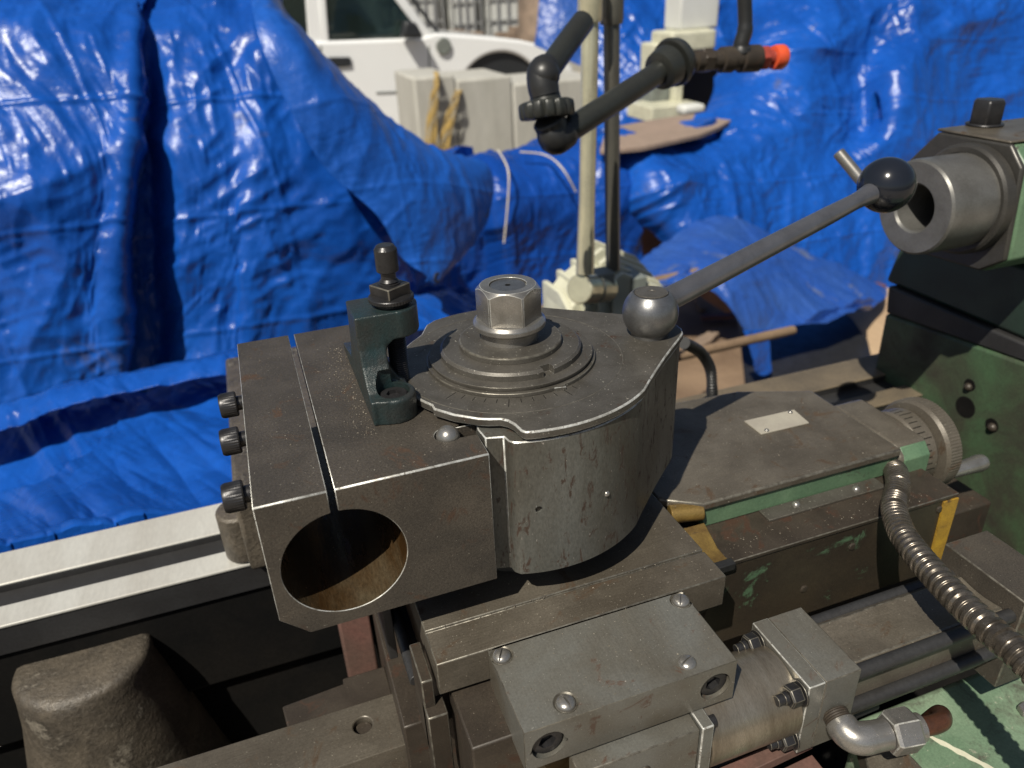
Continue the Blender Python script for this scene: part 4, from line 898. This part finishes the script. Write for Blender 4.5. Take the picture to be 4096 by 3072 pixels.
tarp('blue_tarp', rows, 'tarp_dusty', 'far blue tarp seen between the truck and the lamp arm', 97, nu=80, nv=90, amp=20, base=350)

# ================================================================== concrete block with straps
cb = thing('concrete_block', tuple(A(480,150,4300)), 'pale concrete block with two frayed yellow straps by the truck', 'concrete block')
for i, (x0, x1, yt) in enumerate(((413,455,78),(455.5,512,80),(512.5,600,84))):
    a, b = A(x0,yt,4300), A(x1,yt,4300); G().box(a.x, b.x, 4300, 4800, a.z-700, a.z).obj('slab', 'concrete', cb, bevel=14, seg=2)
for j, pts in enumerate(([(436,72),(437,80),(434,100),(431,135),(428,175)], [(460,88),(456,98),(450,118),(444,145),(440,175)])):
    g = G()
    for k in range(5):
        g.tube(spline([A(px+(k-2)*(.5+.03*max(0,py-70))+random.uniform(-.6,.6), py, 4270-6*k if i_ else 4330) for i_, (px, py) in enumerate(pts)], 24), [4.5+2.5*math.sin(i_*1.3+k) for i_ in range(25)], 8)
    o = g.obj('lifting_strap', 'strap'); tag(o, ['frayed yellow strap over the left joint of the concrete block','frayed yellow strap over the middle of the concrete block'][j], 'strap', 'frayed straps over the concrete block')

# ================================================================== pickup truck
YT = 7000
tr = thing('pickup_truck', (float(A(420,100,YT)[0]), YT+900, GZ), 'white pickup truck parked in the yard', 'truck')
def TP(px, py): p = at(px, py, y=YT); return (float(p[0]), float(p[2]))
WB = TP(500,64); wheel_c = (WB[0], WB[1]-330); ra = 430
def archp(c, r, a0, a1, n): return [(c[0]+r*math.cos(math.radians(a0+(a1-a0)*i/n)), c[1]+r*math.sin(math.radians(a0+(a1-a0)*i/n))) for i in range(n+1)]
zb_ = TP(400,112)[1]-250
hood = [TP(437,33),TP(450,34),TP(480,36),TP(520,40),TP(548,46),TP(562,54),TP(572,66),TP(576,84)]
belt = [TP(262,43),TP(330,41),TP(420,38)]
fx_ = TP(576,90)[0]
side = [(TP(150,50)[0], zb_),(wheel_c[0]-ra, zb_)]+archp(wheel_c, ra, 190, -10, 24)+[(fx_, zb_+60)]+hood[::-1]+belt[::-1]+[(TP(150,44)[0], TP(150,44)[1])]
g = G(); g.prism(side, 'y', YT, YT+1850); g.obj('body', 'white', tr, bevel=25, seg=3, ang=40)
# hood crown
zc = TP(470,36)[1]
# cabin (greenhouse)
rf = [TP(425,37),TP(392,-2),TP(372,-26),TP(262,-26),TP(255,43)]
g = G()
frame_w = [(TP(262,41)),(TP(432,38)),(TP(398,-2)),(TP(380,-26)),(TP(262,-26))]
zr = TP(330,-24)[1]
g = G(); xa, xb = TP(300,0)[0], TP(384,0)[0]
g.prism([(TP(180,-26)[0], zr),(TP(378,-26)[0], zr),(TP(366,-34)[0], zr+60),(TP(190,-34)[0], zr+60)], 'y', YT+90, YT+1760); g.obj('roof', 'white', tr, bevel=20)
def bar(p, q, w0, name, m_='white', y=YT+25, dp=60):
    a = Vector((p[0],0,p[1])); b = Vector((q[0],0,q[1])); d = (b-a).normalized(); n_ = Vector((-d.z,0,d.x))*w0
    G().prism([(a.x-n_.x,a.z-n_.z),(b.x-n_.x,b.z-n_.z),(b.x+n_.x,b.z+n_.z),(a.x+n_.x,a.z+n_.z)], 'y', y, y+dp).obj(name, m_, tr, bevel=8)
bar(TP(316,44), TP(311,-32), 55, 'door_pillar'); bar(TP(326,44), TP(320,-32), 28, 'window_frame', y=YT+15)
bar(TP(430,38), TP(378,-32), 38, 'windscreen_pillar')
bar(TP(441,34), TP(392,-32), 12, 'windscreen_seal', 'trim', y=YT+60)
G().prism([TP(328,40),TP(424,38),TP(376,-30),TP(322,-30)], 'y', YT+40, YT+46).obj('door_glass', 'glass', tr)
G().prism([TP(262,42),TP(308,42),TP(304,-30),TP(262,-30)], 'y', YT+40, YT+46).obj('rear_glass', 'glass', tr)
G().prism([TP(200,42),TP(425,38),TP(376,-30),TP(200,-30)], 'y', YT+1780, YT+1790).obj('far_glass', 'tank', tr)
G().box(TP(345,0)[0], TP(365,0)[0], YT+300, YT+900, TP(340,41)[1]-300, TP(345,10)[1]).obj('seat', 'trim', tr, bevel=60)
G().prism([TP(398,37),TP(420,37),TP(412,22),TP(401,20)], 'y', YT-170, YT-20).obj('mirror', 'trim', tr, bevel=25, seg=3)
G().prism([TP(328,57),TP(350,57),TP(351,66),TP(330,68)], 'y', YT-22, YT-2).obj('door_handle', 'trim', tr, bevel=6)
G().prism([TP(376,92),TP(428,90),TP(428,91.3),TP(376,93.3)], 'y', YT-9, YT-1).obj('body_moulding', 'gasket', tr)
for xa_ in (321,429):
    p, q = TP(xa_,46), TP(xa_+1,112); G().prism([(p[0]-7,p[1]),(p[0]+7,p[1]),(q[0]+7,q[1]),(q[0]-7,q[1])], 'y', YT-1.5, YT-.6).obj('panel_gap', 'gasket', tr)
g = G(); g.lathe([(60,0),(70,10),(60,18)], (TP(443,46)[0], YT-12, TP(443,46)[1]), (0,-1,0), 24); g.obj('marker_lamp', 'gasket', tr)
for i, yy in enumerate((YT+60,)):
    wh = G().lathe([(200,0),(330,0),(365,30),(365,210),(330,240)], (wheel_c[0], yy, GZ+365), (0,1,0), 48).obj('wheel', 'tyre', tr, ang=30)
    G().lathe([(60,-6),(190,0),(215,20)], (wheel_c[0], yy, GZ+365), (0,1,0), 32).obj('rim', 'cage', wh, ang=30)
G().box(wheel_c[0]-ra-20, wheel_c[0]+ra+20, YT+45, YT+55, zb_, wheel_c[1]+ra+8).obj('arch_liner', 'trim', tr)

# ================================================================== far yard: tanks, pallets, debris
for i, (px0, px1, py1) in enumerate(((452,482,30),(488,538,26),(380,444,30))):
    a, b = at(px0,py1,y=11500), at(px1,py1,y=11500); x0, x1 = float(a[0]), float(b[0]); z0 = float(a[2])-500
    tk = thing('tank_cage', (x0, 11500, z0), ['white plastic tank in a wire cage, left one behind the truck hood','white plastic tank in a wire cage, right one behind the truck hood','white plastic tank in a wire cage behind the truck windscreen'][i], 'tank', 'caged tanks behind the truck')
    G().box(x0+30, x1-30, 11540, 12500, z0+60, z0+2300).obj('tank', 'tank', tk, bevel=60)
    n_ = max(4, int((x1-x0)/130))
    for k in range(n_+1): xx = x0+(x1-x0)*k/n_; G().box(xx-9, xx+9, 11490, 11508, z0, z0+2300).obj('upright', 'cage', tk)
    for k in range(9): G().box(x0, x1, 11509, 11527, z0+k*280, z0+k*280+18).obj('rail', 'cage', tk)
    G().box(x0, x1, 11500, 12600, z0-140, z0-2).obj('pallet', 'brown', tk, bevel=10)
def heap(px0, px1, pyt, y, dp, name, label, m_, seed):
    a, b = at(px0,pyt,y=y), at(px1,pyt,y=y); r = random.Random(seed); g = G()
    for k in range(60):
        x = r.uniform(a[0],b[0]); zt = a[2]-r.uniform(0, 500); wx = r.uniform(60,300); wz = r.uniform(40,200)
        yy = y+r.uniform(0,dp); g.box(x-wx, x+wx, yy, yy+r.uniform(60,400), zt-wz, zt)
    g.box(a[0], b[0], y+100, y+dp, GZ, a[2]-250)
    o = g.obj(name, m_, bevel=6); return tag(o, label, None, None, 'stuff')
heap(438,560,32,10200,700,'scrap_heap','brown pile of scrap timber and debris beyond the truck hood','brown',5)
o = G().lathe([(330,0),(340,300),(320,1400),(340,2600)], tuple(at(548,60,y=9000)), (0,0,1), 20).obj('wooden_post_stack', 'brown', ang=30); tag(o, 'brown upright timber stack right of the truck hood', 'timber stack')
g = G(); g.box(-22000,22000,16000,16200,GZ,GZ+2600); tag(g.obj('yard_wall', 'concrete'), 'long pale yard wall far behind', 'wall')

# scrap lying on the ground boards behind the lever
for i, (px, py, ln, wd, a, m_, lab) in enumerate(((700,345,150,34,.5,'brown','broken brown timber offcut on the rusty plate, nearest the ribbed cable'),(722,318,120,26,-.3,'rustred','rusty red flat iron scrap on the rusty plate behind the lever rod'),
        (868,292,130,40,.2,'rustred','rusty iron scrap at the edge of the tarp left of the tailstock'),(846,345,60,30,1.1,'plywood','small pale timber offcut on the plywood left of the tailstock'),(700,305,90,22,1.2,'tan_rust','short tan rusty strip leaning under the pale tarp flap'))):
    c = Vector(at(px, py, z=-690 if px < 750 else -780)); g = G(); u = Vector((math.cos(a), math.sin(a), .04)); v = Vector((-math.sin(a), math.cos(a), 0)); w_ = Vector((0,0,1))
    n = 7; vs = []
    for k in range(n):
        t = k/(n-1)-.5; ww = wd*(.5+.08*math.sin(k*2.1+i))*(1 if 0 < k < n-1 else .85)
        for sy, sz in ((-1,0),(1,0),(1,1),(-1,1)): vs.append(c+u*(t*ln)+v*(sy*ww)+w_*(sz*11+2*math.sin(k+i)))
    fs = [(k*4+j, k*4+(j+1)%4, k*4+4+(j+1)%4, k*4+4+j) for k in range(n-1) for j in range(4)]+[(3,2,1,0),(n*4-4,n*4-3,n*4-2,n*4-1)]
    g.add(vs, fs); tag(g.obj('scrap_piece', m_, bevel=1.5), lab, 'scrap')
